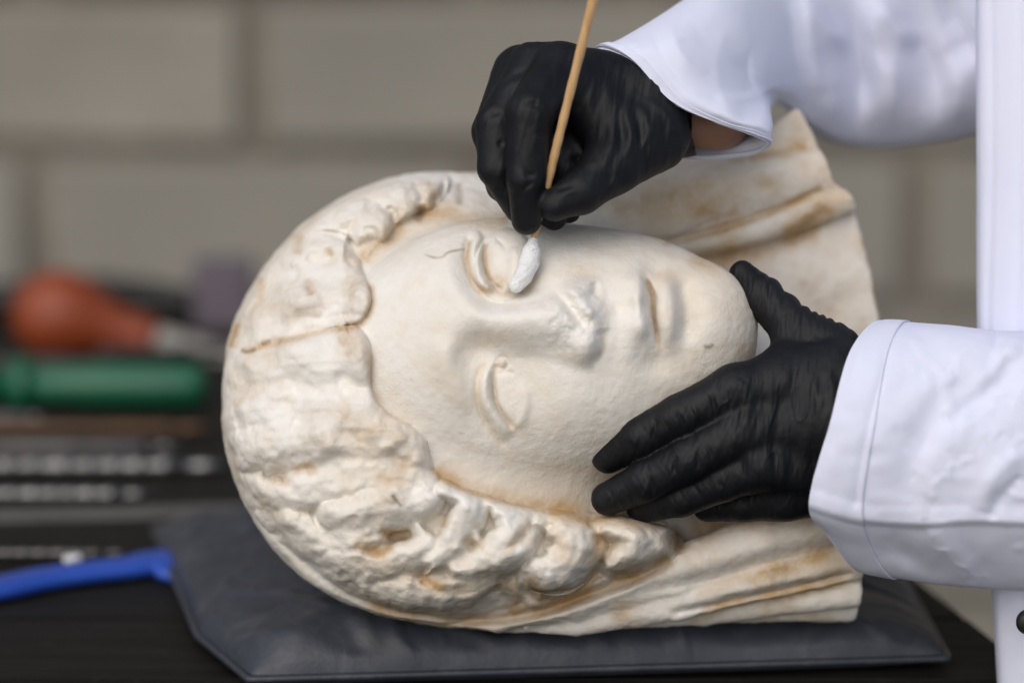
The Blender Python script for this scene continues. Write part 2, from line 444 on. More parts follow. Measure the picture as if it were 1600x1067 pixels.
    rg = np.exp(-(((xx-895)/48)**2 + ((yy-495)/60)**2)**2); H[a, b] += rg * (fbm(xx/14, yy/14, xx*0+3.3, 4, 0.6) * 6)
    # cheeks, philtrum, mouth, chin
    blob(H, 905, 650, 110, 80, 12); blob(H, 960, 405, 110, 34, 8)
    blob(H, 985, 490, 26, 66, 20); stroke(H, [(950, 484), (975, 482), (1000, 480)], 12, -6, 0.3)
    stroke(H, [(962, 440), (990, 437), (1006, 432)], 9, [2, 6, 5], 0.3)
    blob(H, 1000, 455, 14, 22, 13, 10); blob(H, 1007, 505, 13, 30, 13, -6)
    blob(H, 1044, 486, 18, 48, 27, -5, 3)
    stroke(H, [(985, 436), (996, 462), (996, 484), (998, 510), (1008, 540)], 13, [3, 9, 7, 9, 4], 0.2)
    stroke(H, [(1008, 424), (1013, 445), (1021, 466), (1021, 488), (1026, 520), (1033, 556)], (4.5, 4.5), [-5, -19, -20, -19, -16, -6], 0.2)
    stroke(H, [(1060, 430), (1072, 460), (1076, 500), (1068, 545)], 15, -12, 0.25)
    blob(H, 1022, 566, 26, 20, -9); blob(H, 1018, 420, 22, 14, -8)
    blob(H, 1118, 502, 40, 56, 12)
    # upper eye: ball, lid, crease
    dome(H, 788, 414, 46, 58, 28, 12)
    stroke(H, [(757, 368), (744, 378), (741, 400), (745, 424), (755, 443), (774, 455)], 11, [11, 20, 22, 22, 20, 10], 0.12, 'g')
    stroke(H, [(741, 366), (731, 380), (729, 405), (734, 430), (746, 450), (764, 462)], 5.5, -10, 0.15)
    stroke(H, [(763, 374), (757, 390), (757, 412), (763, 432), (774, 447), (788, 455)], 4.5, -11, 0.12)
    stroke(H, [(772, 372), (786, 382), (795, 400)], 4, [-3, -6, -2], 0.2); stroke(H, [(798, 382), (804, 405), (800, 432), (790, 450)], 10, 8, 0.2)
    stroke(H, [(785, 457), (805, 459), (824, 448), (836, 424), (838, 395)], 7, -9, 0.2)
    # lower eye
    blob(H, 796, 624, 30, 48, 11, -12, 2.4)
    stroke(H, [(768, 568), (759, 588), (757, 612), (764, 638), (780, 664), (800, 690)], 12, [5, 13, 16, 16, 12, 3], 0.12)
    stroke(H, [(762, 562), (749, 584), (746, 614), (753, 644), (772, 676), (796, 706)], 6, [-3, -7, -7, -7, -6, -3], 0.12)
    stroke(H, [(777, 566), (771, 586), (772, 612), (777, 634), (790, 654), (804, 672)], 4.5, [-6, -10, -10, -9, -9, -7], 0.1)
    a, b, xx, yy = _win(770, 800, 550, 585); rr = np.hypot(xx-785, yy-567); H[a, b] += -4 * np.exp(-((rr-9)/3)**2) + 3 * np.exp(-(rr/6)**2)
    stroke(H, [(774, 586), (790, 581), (806, 585)], 3.5, -4, 0.2)
    stroke(H, [(812, 590), (822, 625), (815, 655), (802, 672)], 8, 4, 0.25)
    # ---- hair: everything left of / below the hairline is raised as thick locks
    hair_low = [(558, 509), (576, 532), (581, 560), (579, 592), (588, 622), (612, 648), (642, 664), (664, 686), (672, 715), (686, 742), (720, 760), (770, 778), (830, 793), (900, 800), (960, 806), (1050, 826),
                (1062, 860), (1020, 892), (940, 920), (850, 952), (760, 968), (640, 958), (560, 934), (490, 888), (418, 826), (362, 760), (322, 660), (318, 566), (372, 552), (420, 540), (490, 520), (530, 511)]
    hair_mid = [(556, 506), (572, 492), (580, 470), (578, 448), (566, 420), (563, 404), (545, 380), (500, 366), (450, 372), (392, 396), (350, 470), (318, 560), (372, 548), (430, 532), (490, 516)]
    hair_top = [(566, 408), (590, 384), (606, 372), (624, 350), (650, 334), (676, 326), (698, 304), (706, 285), (690, 272), (640, 266), (580, 276), (520, 296), (450, 330), (404, 372), (392, 392), (450, 370), (510, 360), (548, 374)]
    M = raster(); mask(M, hair_low, 3); mask(M, hair_mid, 3); mask(M, hair_top, 3)
    E = raster(); lobe(E, hair_low, 1, 34); lobe(E, hair_mid, 1, 34); lobe(E, hair_top, 1, 30)
    K = raster()
    jx = fbm(np.arange(RW, dtype=np.float32)[None, :] / 26 + np.zeros((RH, 1), np.float32), np.arange(RH, dtype=np.float32)[:, None] / 26 + np.zeros((1, RW), np.float32), np.full((RH, RW), 3.7, np.float32), 3)
    def lock(pts, wd, h, strands=0.5):
        pl = crom(pts, 8); w0 = max(wd) if isinstance(wd, list) else wd; m = w0 * 1.3
        a, b, xx, yy = _win(pl[:,0].min()-m, pl[:,0].max()+m, pl[:,1].min()-m, pl[:,1].max()+m)
        jj = jx[a, b]
        d, t, sg = seg_dist(xx + jj * 15, yy - jj * 15, pl)
        w = np.interp(t, np.linspace(0, 1, len(wd)), wd) if isinstance(wd, list) else wd
        q = np.clip(d / w, 0, 1)
        z = h * np.sqrt(1 - q**2.2) + strands * np.sin(sg * d * 0.42 + jj * 5) * (1 - q)
        k = 9.0; A = K[a, b]; hh = np.clip(0.5 + 0.5 * (z - A) / k, 0, 1); K[a, b] = np.where(q < 1, A * (1 - hh) + z * hh + k * hh * (1 - hh), A)
    for pts, wd, h in (
        # above the parting
        ([(372, 520), (450, 470), (530, 450), (566, 462)], [46, 60, 56, 44], 34), ([(392, 450), (440, 400), (500, 388), (545, 412)], [30, 34, 34, 26], 32),
        ([(400, 420), (446, 366), (520, 330), (580, 334), (602, 352)], [24, 30, 36, 34, 24], 40), ([(452, 344), (520, 302), (585, 290), (632, 300), (640, 330)], [22, 26, 28, 28, 22], 36),
        ([(560, 280), (620, 270), (668, 282), (672, 312)], [16, 20, 20, 16], 32), ([(690, 270), (712, 284), (704, 312)], [16, 18, 12], 30), ([(548, 372), (580, 360), (600, 366)], [14, 16, 10], 26),
        # below the parting
        ([(366, 580), (440, 566), (510, 560), (556, 560)], [54, 70, 72, 58], 38), ([(360, 640), (430, 632), (520, 636), (576, 640)], [44, 58, 58, 42], 37), ([(380, 700), (450, 690), (540, 680), (610, 682), (652, 706)], [36, 46, 50, 48, 36], 42),
        ([(404, 760), (440, 776), (486, 770), (540, 750)], [22, 28, 28, 20], 32), ([(470, 752), (540, 742), (610, 740), (672, 756)], [24, 32, 36, 24], 36), ([(520, 806), (570, 800), (624, 790), (660, 778)], [30, 40, 46, 36], 44),
        ([(450, 812), (500, 838), (560, 846), (590, 838)], [24, 28, 28, 18], 32), ([(700, 762), (735, 775), (728, 812), (704, 856), (676, 884)], [18, 26, 28, 28, 22], 46), ([(520, 878), (580, 884), (632, 876), (662, 856)], [26, 30, 32, 26], 36),
        ([(770, 786), (812, 806), (800, 846), (764, 876), (716, 890)], [22, 34, 40, 36, 24], 50), ([(580, 920), (650, 926), (716, 924), (768, 900)], [20, 24, 26, 22], 36), ([(740, 832), (752, 848), (745, 870)], [12, 16, 12], 40), ([(650, 830), (660, 850), (646, 880)], [18, 20, 16], 34),
        ([(846, 806), (888, 820), (900, 856), (872, 896), (838, 904)], [20, 36, 46, 44, 30], 50), ([(790, 908), (830, 938), (890, 940), (940, 912)], [14, 18, 18, 14], 22), ([(940, 816), (984, 828), (996, 858), (968, 882)], [22, 36, 38, 28], 46), ([(1020, 828), (1036, 846), (1020, 866)], [16, 22, 18], 36), ([(908, 812), (936, 806), (960, 812)], [12, 16, 12], 26),
        ([(344, 600), (352, 680), (378, 750), (432, 816), (500, 872), (570, 914)], [14, 16, 16, 15, 15, 12], 22), ([(350, 520), (344, 560), (352, 600)], [18, 20, 16], 24)):
        lock(pts, wd, h)
    lock([(548, 511), (500, 518), (440, 532), (372, 552), (316, 568)], [20, 30, 32, 30, 30], 27, 0); lock([(548, 376), (500, 364), (450, 371), (390, 396)], [14, 20, 22, 22], 25, 0)
    a, b, xx, yy = _win(330, 1080, 250, 1000)
    nz = fbm(xx/46, yy/46, xx*0+1.7, 3, 0.45); n9 = fbm(xx/12, yy/12, xx*0+6.7, 3, 0.5)
    K[a, b] += nz * 17
    stroke(E, [(545, 510), (500, 517), (440, 532), (380, 550), (320, 566)], 24, [0.7, 1.0, 1.0, 1.0, 1.0], 0.06); stroke(E, [(548, 374), (500, 364), (450, 371), (396, 394)], 20, [0.6, 0.95, 1.0, 1.0], 0.06); E = np.clip(E, 0, 1); stroke(M, [(552, 508), (500, 517), (440, 532), (380, 550), (300, 570)], 16, 1.3, 0.04); stroke(M, [(552, 376), (500, 364), (450, 371), (380, 402)], 14, 1.2, 0.04); M = np.clip(blur(np.clip(M, 0, 1), 2), 0, 1)
    K = blur(K, 5)
    H += M * E * (8 + K * 1.15)
    stroke(H, [(556, 508), (520, 512), (470, 524), (420, 540), (372, 552)], (11, 9), [-8, -8, -8, -12, -6], 0.25); stroke(H, [(392, 476), (440, 452), (500, 432), (560, 428)], 17, -10, 0.45); stroke(H, [(420, 410), (450, 425), (470, 455)], 14, -9, 0.45); stroke(H, [(372, 600), (440, 604), (520, 606), (574, 604)], 18, -8, 0.45); stroke(H, [(440, 560), (452, 600), (448, 650)], 14, -7, 0.45); blob(H, 470, 470, 50, 40, 12, -20); blob(H, 520, 418, 26, 22, -7); blob(H, 430, 440, 26, 36, -8, 20); blob(H, 395, 505, 26, 22, 9); blob(H, 548, 452, 24, 34, 9)
    for p, wd, h in (([(552, 300), (558, 312), (562, 326)], 8, -8), ([(598, 284), (612, 288), (626, 292)], 7, -8), ([(618, 318), (620, 336), (614, 356)], 8, -10), ([(655, 318), (658, 330), (650, 345)], 8, -12), ([(716, 282), (720, 300), (712, 316)], 8, -10), ([(536, 396), (545, 410), (558, 418)], 6, -8), ([(512, 384), (514, 398), (522, 408)], 7, -6),
                     ([(478, 430), (484, 448), (486, 462)], 7, -5), ([(404, 430), (408, 452), (403, 472)], 6, -5), ([(452, 738), (480, 728), (492, 738), (486, 752)], (6, 11), -9), ([(604, 760), (618, 776), (628, 790)], 5, -6), ([(588, 828), (612, 836), (640, 836), (656, 818)], (12, 7), -8), ([(545, 846), (574, 860), (594, 864), (614, 850)], (13, 7), -8),
                     ([(722, 838), (732, 850), (760, 854)], (6, 8), -7), ([(656, 900), (680, 918), (706, 926), (740, 922), (772, 902), (800, 880)], (14, 8), -11), ([(830, 806), (828, 826), (808, 848), (786, 858), (784, 872), (800, 882)], (9, 10), -10), ([(800, 880), (816, 900), (840, 926), (872, 934), (905, 922), (930, 896)], (9, 12), -10), ([(926, 818), (934, 842), (936, 868), (928, 896)], (11, 9), -11), ([(1038, 826), (1052, 846), (1060, 866)], 14, -22)):
        stroke(H, p, wd, h, 0.45)
    # dark joint between hair and veil rim, and the rim itself
    stroke(H, [(392, 760), (440, 838), (490, 888), (560, 934), (640, 958), (760, 968), (850, 952), (940, 920), (1010, 893), (1060, 868)], (7, 10), [-5, -10, -14, -16, -18, -18, -18, -16, -16, -10], 0.05, sm=10)
    stroke(H, [(378, 770), (425, 845), (480, 902), (550, 950), (640, 972), (760, 980), (860, 964), (960, 930), (1060, 890)], 9, [2, 6, 9, 10, 11, 11, 11, 10, 4], 0.08, sm=10)
    stroke(H, [(372, 790), (420, 862), (475, 915), (545, 962), (640, 983), (760, 990)], 6, [-3, -6, -8, -8, -6, -4], 0.1, sm=10)
    stroke(H, [(352, 640), (368, 720), (404, 790)], 5, [-4, -6, -4], 0.4); stroke(H, [(362, 600), (372, 660), (392, 720)], 6, [-4, -7, -4], 0.4)
    # veil folds, lower right and upper right
    stroke(H, [(990, 925), (1100, 905), (1220, 872), (1330, 845)], (16, 12), [-8, -18, -20, -14], 0.1); stroke(H, [(1040, 960), (1180, 930), (1340, 893)], 7, [-8, -16, -16], 0.08)
    stroke(H, [(1030, 380), (1120, 358), (1210, 328), (1290, 292)], (5, 7), [-10, -14, -12, -4], 0.06); stroke(H, [(1060, 410), (1160, 398), (1240, 366), (1300, 320)], (10, 14), [-5, -9, -9, -6], 0.1)
    stroke(H, [(960, 300), (1060, 290), (1160, 275), (1270, 250)], 16, 5, 0.15)
    blob(H, 1260, 430, 60, 30, 10, 15)
    H = blur(H, 1)
    px, py = proj(V); N = normals(V, Q)
    vd = np.stack([-V[:,0], -V[:,1], DIST - V[:,2]], 1); vd /= np.linalg.norm(vd, axis=1)[:, None]
    wt = sstep(0.0, 0.35, (N * vd).sum(1))
    wt = wt * np.where((py < 345) & (px > 725) & (px < 1000), 0.3, 1)
    V = push(V, px, py, H, wt)
    # erosion along the normal: strong on hair and veil, faint on the face
    face = raster()
    mask(face, [(556, 508), (576, 532), (581, 560), (579, 592), (588, 622), (612, 648), (642, 664), (664, 686), (672, 715), (686, 742), (720, 760), (770, 778), (830, 793), (900, 800), (1000, 770), (1080, 660), (1172, 590), (1182, 520), (1172, 480), (1140, 432), (1080, 390), (1000, 360), (900, 346), (790, 342), (720, 338),
                (670, 345), (624, 352), (606, 374), (590, 386), (566, 408), (566, 420), (578, 448), (580, 470), (572, 492)], 8)
    fm = sample(face, px, py); front = V[:,2] > -60
    fm = np.where(front, fm, 0)
    N = normals(V, Q)
    x, y, z = V.T.astype(np.float32)
    n1 = fbm(x/34, y/34, z/34, 3); n2 = fbm(x/11+9, y/11, z/11, 3); n3 = fbm(x/90+3, y/90, z/90, 2)
    V = V + N * ((1-fm) * (n1 * 2.6 + n2 * 0.9 + n3 * 4) + fm * (n1 * 1.1 + n2 * 0.7))[:, None]
    px, py = proj(V)
    # ---- patina stains and dirt marks; mouth and lid creases carry painted shade
    T = raster()
    stroke(T, [(676, 728), (700, 752), (760, 776), (830, 790), (930, 800)], (20, 6), 0.85, 0.1); stroke(T, [(566, 415), (585, 392), (612, 372), (634, 346)], 11, 0.75, 0.15); stroke(T, [(640, 338), (690, 335), (760, 345), (800, 345)], 14, 0.6, 0.1)
    stroke(T, [(580, 440), (580, 480), (558, 508), (500, 518), (430, 536), (372, 552)], 6, 0.7, 0.05); stroke(T, [(578, 545), (580, 595), (600, 640)], 6, 0.45, 0.2)
    blob(T, 780, 440, 16, 14, 0.8); blob(T, 764, 405, 8, 20, 0.4); stroke(T, [(735, 372), (730, 405), (740, 440), (766, 462)], 5, 0.75, 0.1); stroke(T, [(759, 380), (757, 410), (768, 442)], 4, 0.7, 0.1); stroke(T, [(752, 440), (770, 456), (800, 460), (826, 450), (840, 425)], 6, 0.5, 0.1)
    stroke(T, [(778, 566), (771, 590), (774, 625), (800, 668)], 4, 0.5, 0.1); blob(T, 800, 668, 10, 8, 0.5); stroke(T, [(762, 562), (747, 590), (750, 640), (785, 700)], 5, 0.4, 0.1); blob(T, 760, 530, 46, 16, 0.35, -10); blob(T, 785, 567, 9, 9, 0.4)
    blob(T, 700, 590, 40, 40, 0.12); stroke(T, [(940, 520), (944, 540), (930, 560)], 6, 0.4, 0.2); stroke(T, [(1012, 432), (1021, 470), (1025, 515), (1033, 552)], 3, 0.6, 0.05); blob(T, 1055, 430, 30, 10, 0.3)
    blob(T, 900, 430, 50, 14, 0.25); blob(T, 1165, 560, 16, 50, 0.35); blob(T, 1140, 470, 30, 40, 0.15)
    for p in ([(478, 432), (484, 450), (488, 462)], [(404, 430), (408, 452), (402, 470)], [(372, 500), (366, 530), (362, 545)], [(452, 738), (482, 728), (490, 745)], [(425, 748), (455, 756)], [(590, 830), (640, 838)], [(545, 846), (594, 864), (614, 850)], [(656, 900), (700, 926)], [(696, 800), (692, 826)], [(722, 838), (760, 854)], [(832, 806), (800, 850), (786, 870)], [(512, 384), (516, 402)], [(470, 365), (464, 400)]):
        stroke(T, p, 8, 0.6, 0.15)
    for p in ([(820, 895), (850, 932), (905, 925), (935, 880)], [(936, 830), (938, 880)], [(950, 900), (1010, 892), (1050, 868)], [(1050, 832), (1066, 862)], [(770, 900), (810, 930), (790, 955)], [(560, 934), (640, 958), (760, 968), (850, 952), (940, 920), (1020, 893)], [(850, 800), (900, 810), (960, 812), (1040, 826)]):
        stroke(T, p, 13, 0.7, 0.1)
    stroke(T, [(1080, 930), (1180, 900), (1330, 850)], 14, 0.5, 0.1); stroke(T, [(1090, 950), (1200, 930), (1340, 905)], 10, 0.7, 0.1); stroke(T, [(1080, 835), (1160, 815), (1280, 800)], 26, 0.7, 0.1); blob(T, 620, 900, 50, 24, 0.25)
    stroke(T, [(1030, 380), (1120, 360), (1210, 330), (1290, 290)], 7, 0.6, 0.05); stroke(T, [(1060, 408), (1180, 392), (1250, 352), (1295, 315)], 18, 0.6, 0.1); blob(T, 1292, 320, 26, 34, 0.5, 30); stroke(T, [(930, 322), (1010, 322), (1080, 330), (1180, 310)], 26, 0.4, 0.2); stroke(T, [(1165, 246), (1220, 238), (1265, 228)], 9, 0.7, 0.1); blob(T, 1100, 300, 150, 40, 0.25, -8)
    a, b, xx, yy = _win(1000, 1390, 160, 500); T[a, b] += 0.12
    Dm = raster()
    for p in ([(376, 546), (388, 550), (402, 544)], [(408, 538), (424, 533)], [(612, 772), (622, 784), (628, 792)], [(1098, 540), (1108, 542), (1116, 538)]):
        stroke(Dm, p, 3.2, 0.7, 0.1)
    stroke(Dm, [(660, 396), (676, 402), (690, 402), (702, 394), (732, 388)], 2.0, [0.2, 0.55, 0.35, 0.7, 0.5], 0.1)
    stroke(Dm, [(1011, 432), (1015, 448), (1021, 467), (1021, 488), (1026, 518), (1032, 548)], 2.6, 0.28, 0.1); stroke(Dm, [(735, 372), (729, 405), (735, 432), (764, 462)], 2.2, 0.3, 0.1); stroke(Dm, [(763, 374), (757, 400), (763, 432), (788, 455)], 2.2, 0.35, 0.1); stroke(Dm, [(774, 572), (771, 590), (774, 622), (802, 670)], 2, 0.2, 0.1)  # thin shadow lines painted into the mouth groove and eyelid creases
    stroke(Dm, [(1040, 826), (1056, 850), (1062, 868)], 14, 0.6, 0.1); stroke(Dm, [(655, 322), (658, 334), (648, 346)], 8, 0.5, 0.1); stroke(Dm, [(716, 284), (720, 304), (714, 322)], 7, 0.45, 0.1)  # darker brown along the gap past the last lock and two hair grooves
    stain = sample(T, px, py) * np.where(V[:,2] > -300, 1, 0) + (1-fm) * np.clip(fbm(x/60+7, y/60, z/60, 4) * 0.9 + 0.05, 0, 0.5)
    dirt_shade = sample(Dm, px, py)
    # split into face, hair, veil
    hm2 = raster(); mask(hm2, hair_low, 2); mask(hm2, hair_mid, 2); mask(hm2, hair_top, 2)
    hs = sample(hm2, px, py)
    reg = np.where(front & (fm > 0.5), 0, np.where((V[:,2] > -190) & (hs > 0.5) & (N[:,2] > -0.1), 1, 2))
    fr = np.sort(reg[Q], axis=1)[:, 1]
    mat = marble_mat()
    root = tag(empty('marble_sculpture'), 'white marble head of a veiled woman, lying on its side on the cushion', 'sculpture')
    W = to_world(V); pass
    Nv = normals(V, Q); NW = np.stack([Nv[:,0], Nv[:,1]*sp - Nv[:,2]*cp, Nv[:,1]*cp + Nv[:,2]*sp], 1)
    lowest = W[:,2].min(); base = W[W[:,2].argmin()].copy(); print('head lowest', lowest, base, 'verts', len(V))
    root.location = base
    labs = ['smooth face with closed mouth and broken nose', 'thick wavy locks framing the face', 'veil drawn over the head with long folds']
    for i, nm in enumerate(('face', 'hair', 'veil')):
        q = Q[fr == i]; u, inv = np.unique(q, return_inverse=True)
        o = make_obj(nm, V[u], inv.reshape(q.shape), mat, None, attrs={'stain': stain[u], 'dirt_shade': dirt_shade[u]})
        o.data.normals_split_custom_set_from_vertices(NW[u].tolist())
        adopt(o, root); o['label'] = labs[i]
    return root, lowest
head, HEAD_LOW = build_head()
# ------------------------------------------------------------------ setting: floor, wall, table
def box_vq(cx, cy, cz, sx, sy, sz, bev=0.0):
    """box with chamfered edges, centre and half sizes"""
    P = []; b = bev
    import itertools
    bm = __import__('bmesh').new(); 
    r = __import__('bmesh').ops.create_cube(bm, size=2.0)
    for v in bm.verts: v.co = Vector((v.co.x * sx + cx, v.co.y * sy + cy, v.co.z * sz + cz))
    if b > 0: __import__('bmesh').ops.bevel(bm, geom=list(bm.edges), offset=b, segments=2, profile=0.6, affect='EDGES')
    return bm
def bm_obj(name, bm, mat, parent=None, smooth=False):
    me = bpy.data.meshes.new(name); bm.to_mesh(me); bm.free()
    if smooth: me.polygons.foreach_set('use_smooth', np.ones(len(me.polygons), bool))
    if mat: me.materials.append(mat)
    o = bpy.data.objects.new(name, me); C.objects.link(o)
    if parent: adopt(o, parent)
    return o
def simple_mat(name, col, rough=0.5, metal=0.0, var=0.25, scale=40, bmp=0.0, spec=0.5):
    m, nt, b = nodes(name); v = coords(nt); n = noise_n(nt, scale, 5, 0.6, v)
    lo = tuple(c * (1 - var) for c in col); hi = tuple(min(1, c * (1 + var)) for c in col)
    nt.links.new(ramp(nt, n, [(0.3, lo), (0.7, hi)]), b.inputs['Base Color'])
    b.inputs['Roughness'].default_value = rough; b.inputs['Metallic'].default_value = metal; b.inputs['Specular IOR Level'].default_value = spec
    if bmp: bump(nt, b, noise_n(nt, scale * 4, 4, 0.6, v), bmp, 0.002)
    return m
WALL_Y = 1.42
m_block = simple_mat('limewashed_block', (0.225, 0.212, 0.182), 0.85, 0, 0.10, 6, 0.6)
def vary_by_object(m, amt):
    nt = m.node_tree; b = nt.nodes['Principled BSDF']; src = b.inputs['Base Color'].links[0].from_socket
    oi = nt.nodes.new('ShaderNodeObjectInfo'); f = ramp(nt, oi.outputs['Random'], [(0, (1-amt,)*3), (1, (1+amt, 1+amt*0.9, 1+amt*0.7))])
    nt.links.new(mixc(nt, 1.0, src, f, 'MULTIPLY'), b.inputs['Base Color'])
vary_by_object(m_block, 0.12)
m_mortar = simple_mat('mortar', (0.172, 0.153, 0.125), 0.9, 0, 0.2, 12, 0.5)
m_floor = simple_mat('concrete', (0.36, 0.35, 0.32), 0.8, 0, 0.12, 3, 0.3)
fl = bm_obj('floor', box_vq(0, 0, -0.80, 6, 6, 0.02), m_floor); tag(fl, kind='structure')
wall = bm_obj('wall', box_vq(0, WALL_Y + 0.10, 0.6, 2.6, 0.09, 1.4), m_mortar); tag(wall, kind='structure')
def wall_blocks():
    # joints seen in the photograph fix the coursing
    z_j = at_depth(390, 238, WALL_Y)[2]; z_t = at_depth(390, -6, WALL_Y)[2]; ch = z_t - z_j
    x_u = at_depth(392, 120, WALL_Y)[0]; x_l = at_depth(52, 330, WALL_Y)[0]; bw = 2 * (x_u - x_l)
    j = 0.026
    bm = box_vq(0, 0, 0, bw/2 - j/2, 0.03, ch/2 - j/2, 0.006)
    import bmesh as B
    B.ops.subdivide_edges(bm, edges=list(bm.edges), cuts=2, use_grid_fill=True)
    for v in bm.verts:
        p = v.co * 14; v.co += Vector((noise1(p, 0), noise1(p, 1), noise1(p, 2))) * 0.005
    me = bpy.data.meshes.new('block'); bm.to_mesh(me); bm.free(); me.materials.append(m_block)
    for r in range(-4, 3):
        off = x_u if r % 2 == 0 else x_l
        for c in range(-4, 5):
            x = off + (c + 0.5) * bw
            if abs(x) > 1.6: continue
            o = bpy.data.objects.new('block', me); C.objects.link(o); o.parent = wall
            o.location = (x, WALL_Y + 0.028 + random.uniform(-0.003, 0.003), z_j + (r + 0.5) * ch)
            o.rotation_euler = (0, 0, math.pi * (c % 2))
def noise1(p, i):
    return float(noise3(np.array([p.x + 7*i]), np.array([p.y + 3*i]), np.array([p.z + 11*i]))[0])
wall_blocks()

def wood_mat():
    m, nt, b = nodes('black_stained_wood'); v = coords(nt, (3, 40, 40))
    n = noise_n(nt, 3, 6, 0.6, v, 0.4); n2 = noise_n(nt, 60, 3, 0.6, coords(nt))
    c = ramp(nt, n, [(0.3, (0.007, 0.0065, 0.006)), (0.62, (0.016, 0.0145, 0.0125)), (0.85, (0.03, 0.027, 0.023))])
    c = mixc(nt, math_n(nt, 'MULTIPLY', ramp(nt, n2, [(0.62, (0,0,0)), (0.75, (1,1,1))]), 0.15), c, (0.08, 0.07, 0.06))
    nt.links.new(c, b.inputs['Base Color']); b.inputs['Roughness'].default_value = 0.6; b.inputs['Specular IOR Level'].default_value = 0.15
    bump(nt, b, n, 0.35, 0.002); return m
m_wood = wood_mat()
def build_table():
    e0 = on_plane(1440, 905, 0); e1 = on_plane(1600, 1035, 0)
    sl = (e1[0] - e0[0]) / (e1[1] - e0[1])
    def xr(y): return e0[0] + sl * (y - e0[1])
    root = tag(empty('table', (0, 0.2, 0)), 'black stained plank work table under the cushion and tools', 'table')
    yj = on_plane(1400, 965, 0)[1]                       # the joint that shows right of the sculpture
    wd = 0.098
    for i in range(-4, 9):
        y0 = yj + i * wd + 0.0015; y1 = y0 + wd - 0.003
        if y1 > 0.92: break
        bm = __import__('bmesh').new(); t = 0.028; dz = random.uniform(-0.0008, 0.0008)
        co = [(-1.3, y0), (xr(y0), y0), (xr(y1), y1), (-1.3, y1)]
        vs = [bm.verts.new((x, y, z)) for z in (-t + dz, dz) for x, y in co]
        for f in ((3,2,1,0), (4,5,6,7), (0,1,5,4), (1,2,6,5), (2,3,7,6), (3,0,4,7)): bm.faces.new([vs[k] for k in f])
        __import__('bmesh').ops.bevel(bm, geom=list(bm.edges), offset=0.0018, segments=2, affect='EDGES')
        bm_obj('plank', bm, m_wood, root)
    ap = box_vq(0, 0, 0, 0.02, 0.5, 0.035, 0.003)
    for v in ap.verts: v.co = Vector((xr(0.25 + v.co.y) - 0.05 + v.co.x, 0.25 + v.co.y, -0.064 + v.co.z))
    bm_obj('apron', ap, m_wood, root)
build_table()

# ------------------------------------------------------------------ cushion
def cushion_mat():
    m, nt, b = nodes('slate_vinyl'); v = coords(nt)
    n = noise_n(nt, 14, 5, 0.6, v); n2 = noise_n(nt, 420, 3, 0.6, v); n3 = noise_n(nt, 60, 4, 0.7, v, 0.6)
    c = ramp(nt, n, [(0.3, (0.030, 0.034, 0.045)), (0.7, (0.045, 0.050, 0.064))])
    dust = math_n(nt, 'MULTIPLY', ramp(nt, n3, [(0.50, (0,0,0)), (0.80, (1,1,1))]), 0.22)
    c = mixc(nt, dust, c, (0.19, 0.19, 0.19))
    sp_ = math_n(nt, 'MULTIPLY', ramp(nt, n2, [(0.735, (0,0,0)), (0.77, (1,1,1))]), attr(nt, 'dust'))
    c = mixc(nt, sp_, c, (0.6, 0.6, 0.57))
    nt.links.new(c, b.inputs['Base Color']); b.inputs['Roughness'].default_value = 0.44; b.inputs['Specular IOR Level'].default_value = 0.42
    bump(nt, b, math_n(nt, 'ADD', n2, math_n(nt, 'MULTIPLY', n3, 1.5)), 0.12, 0.002); return m
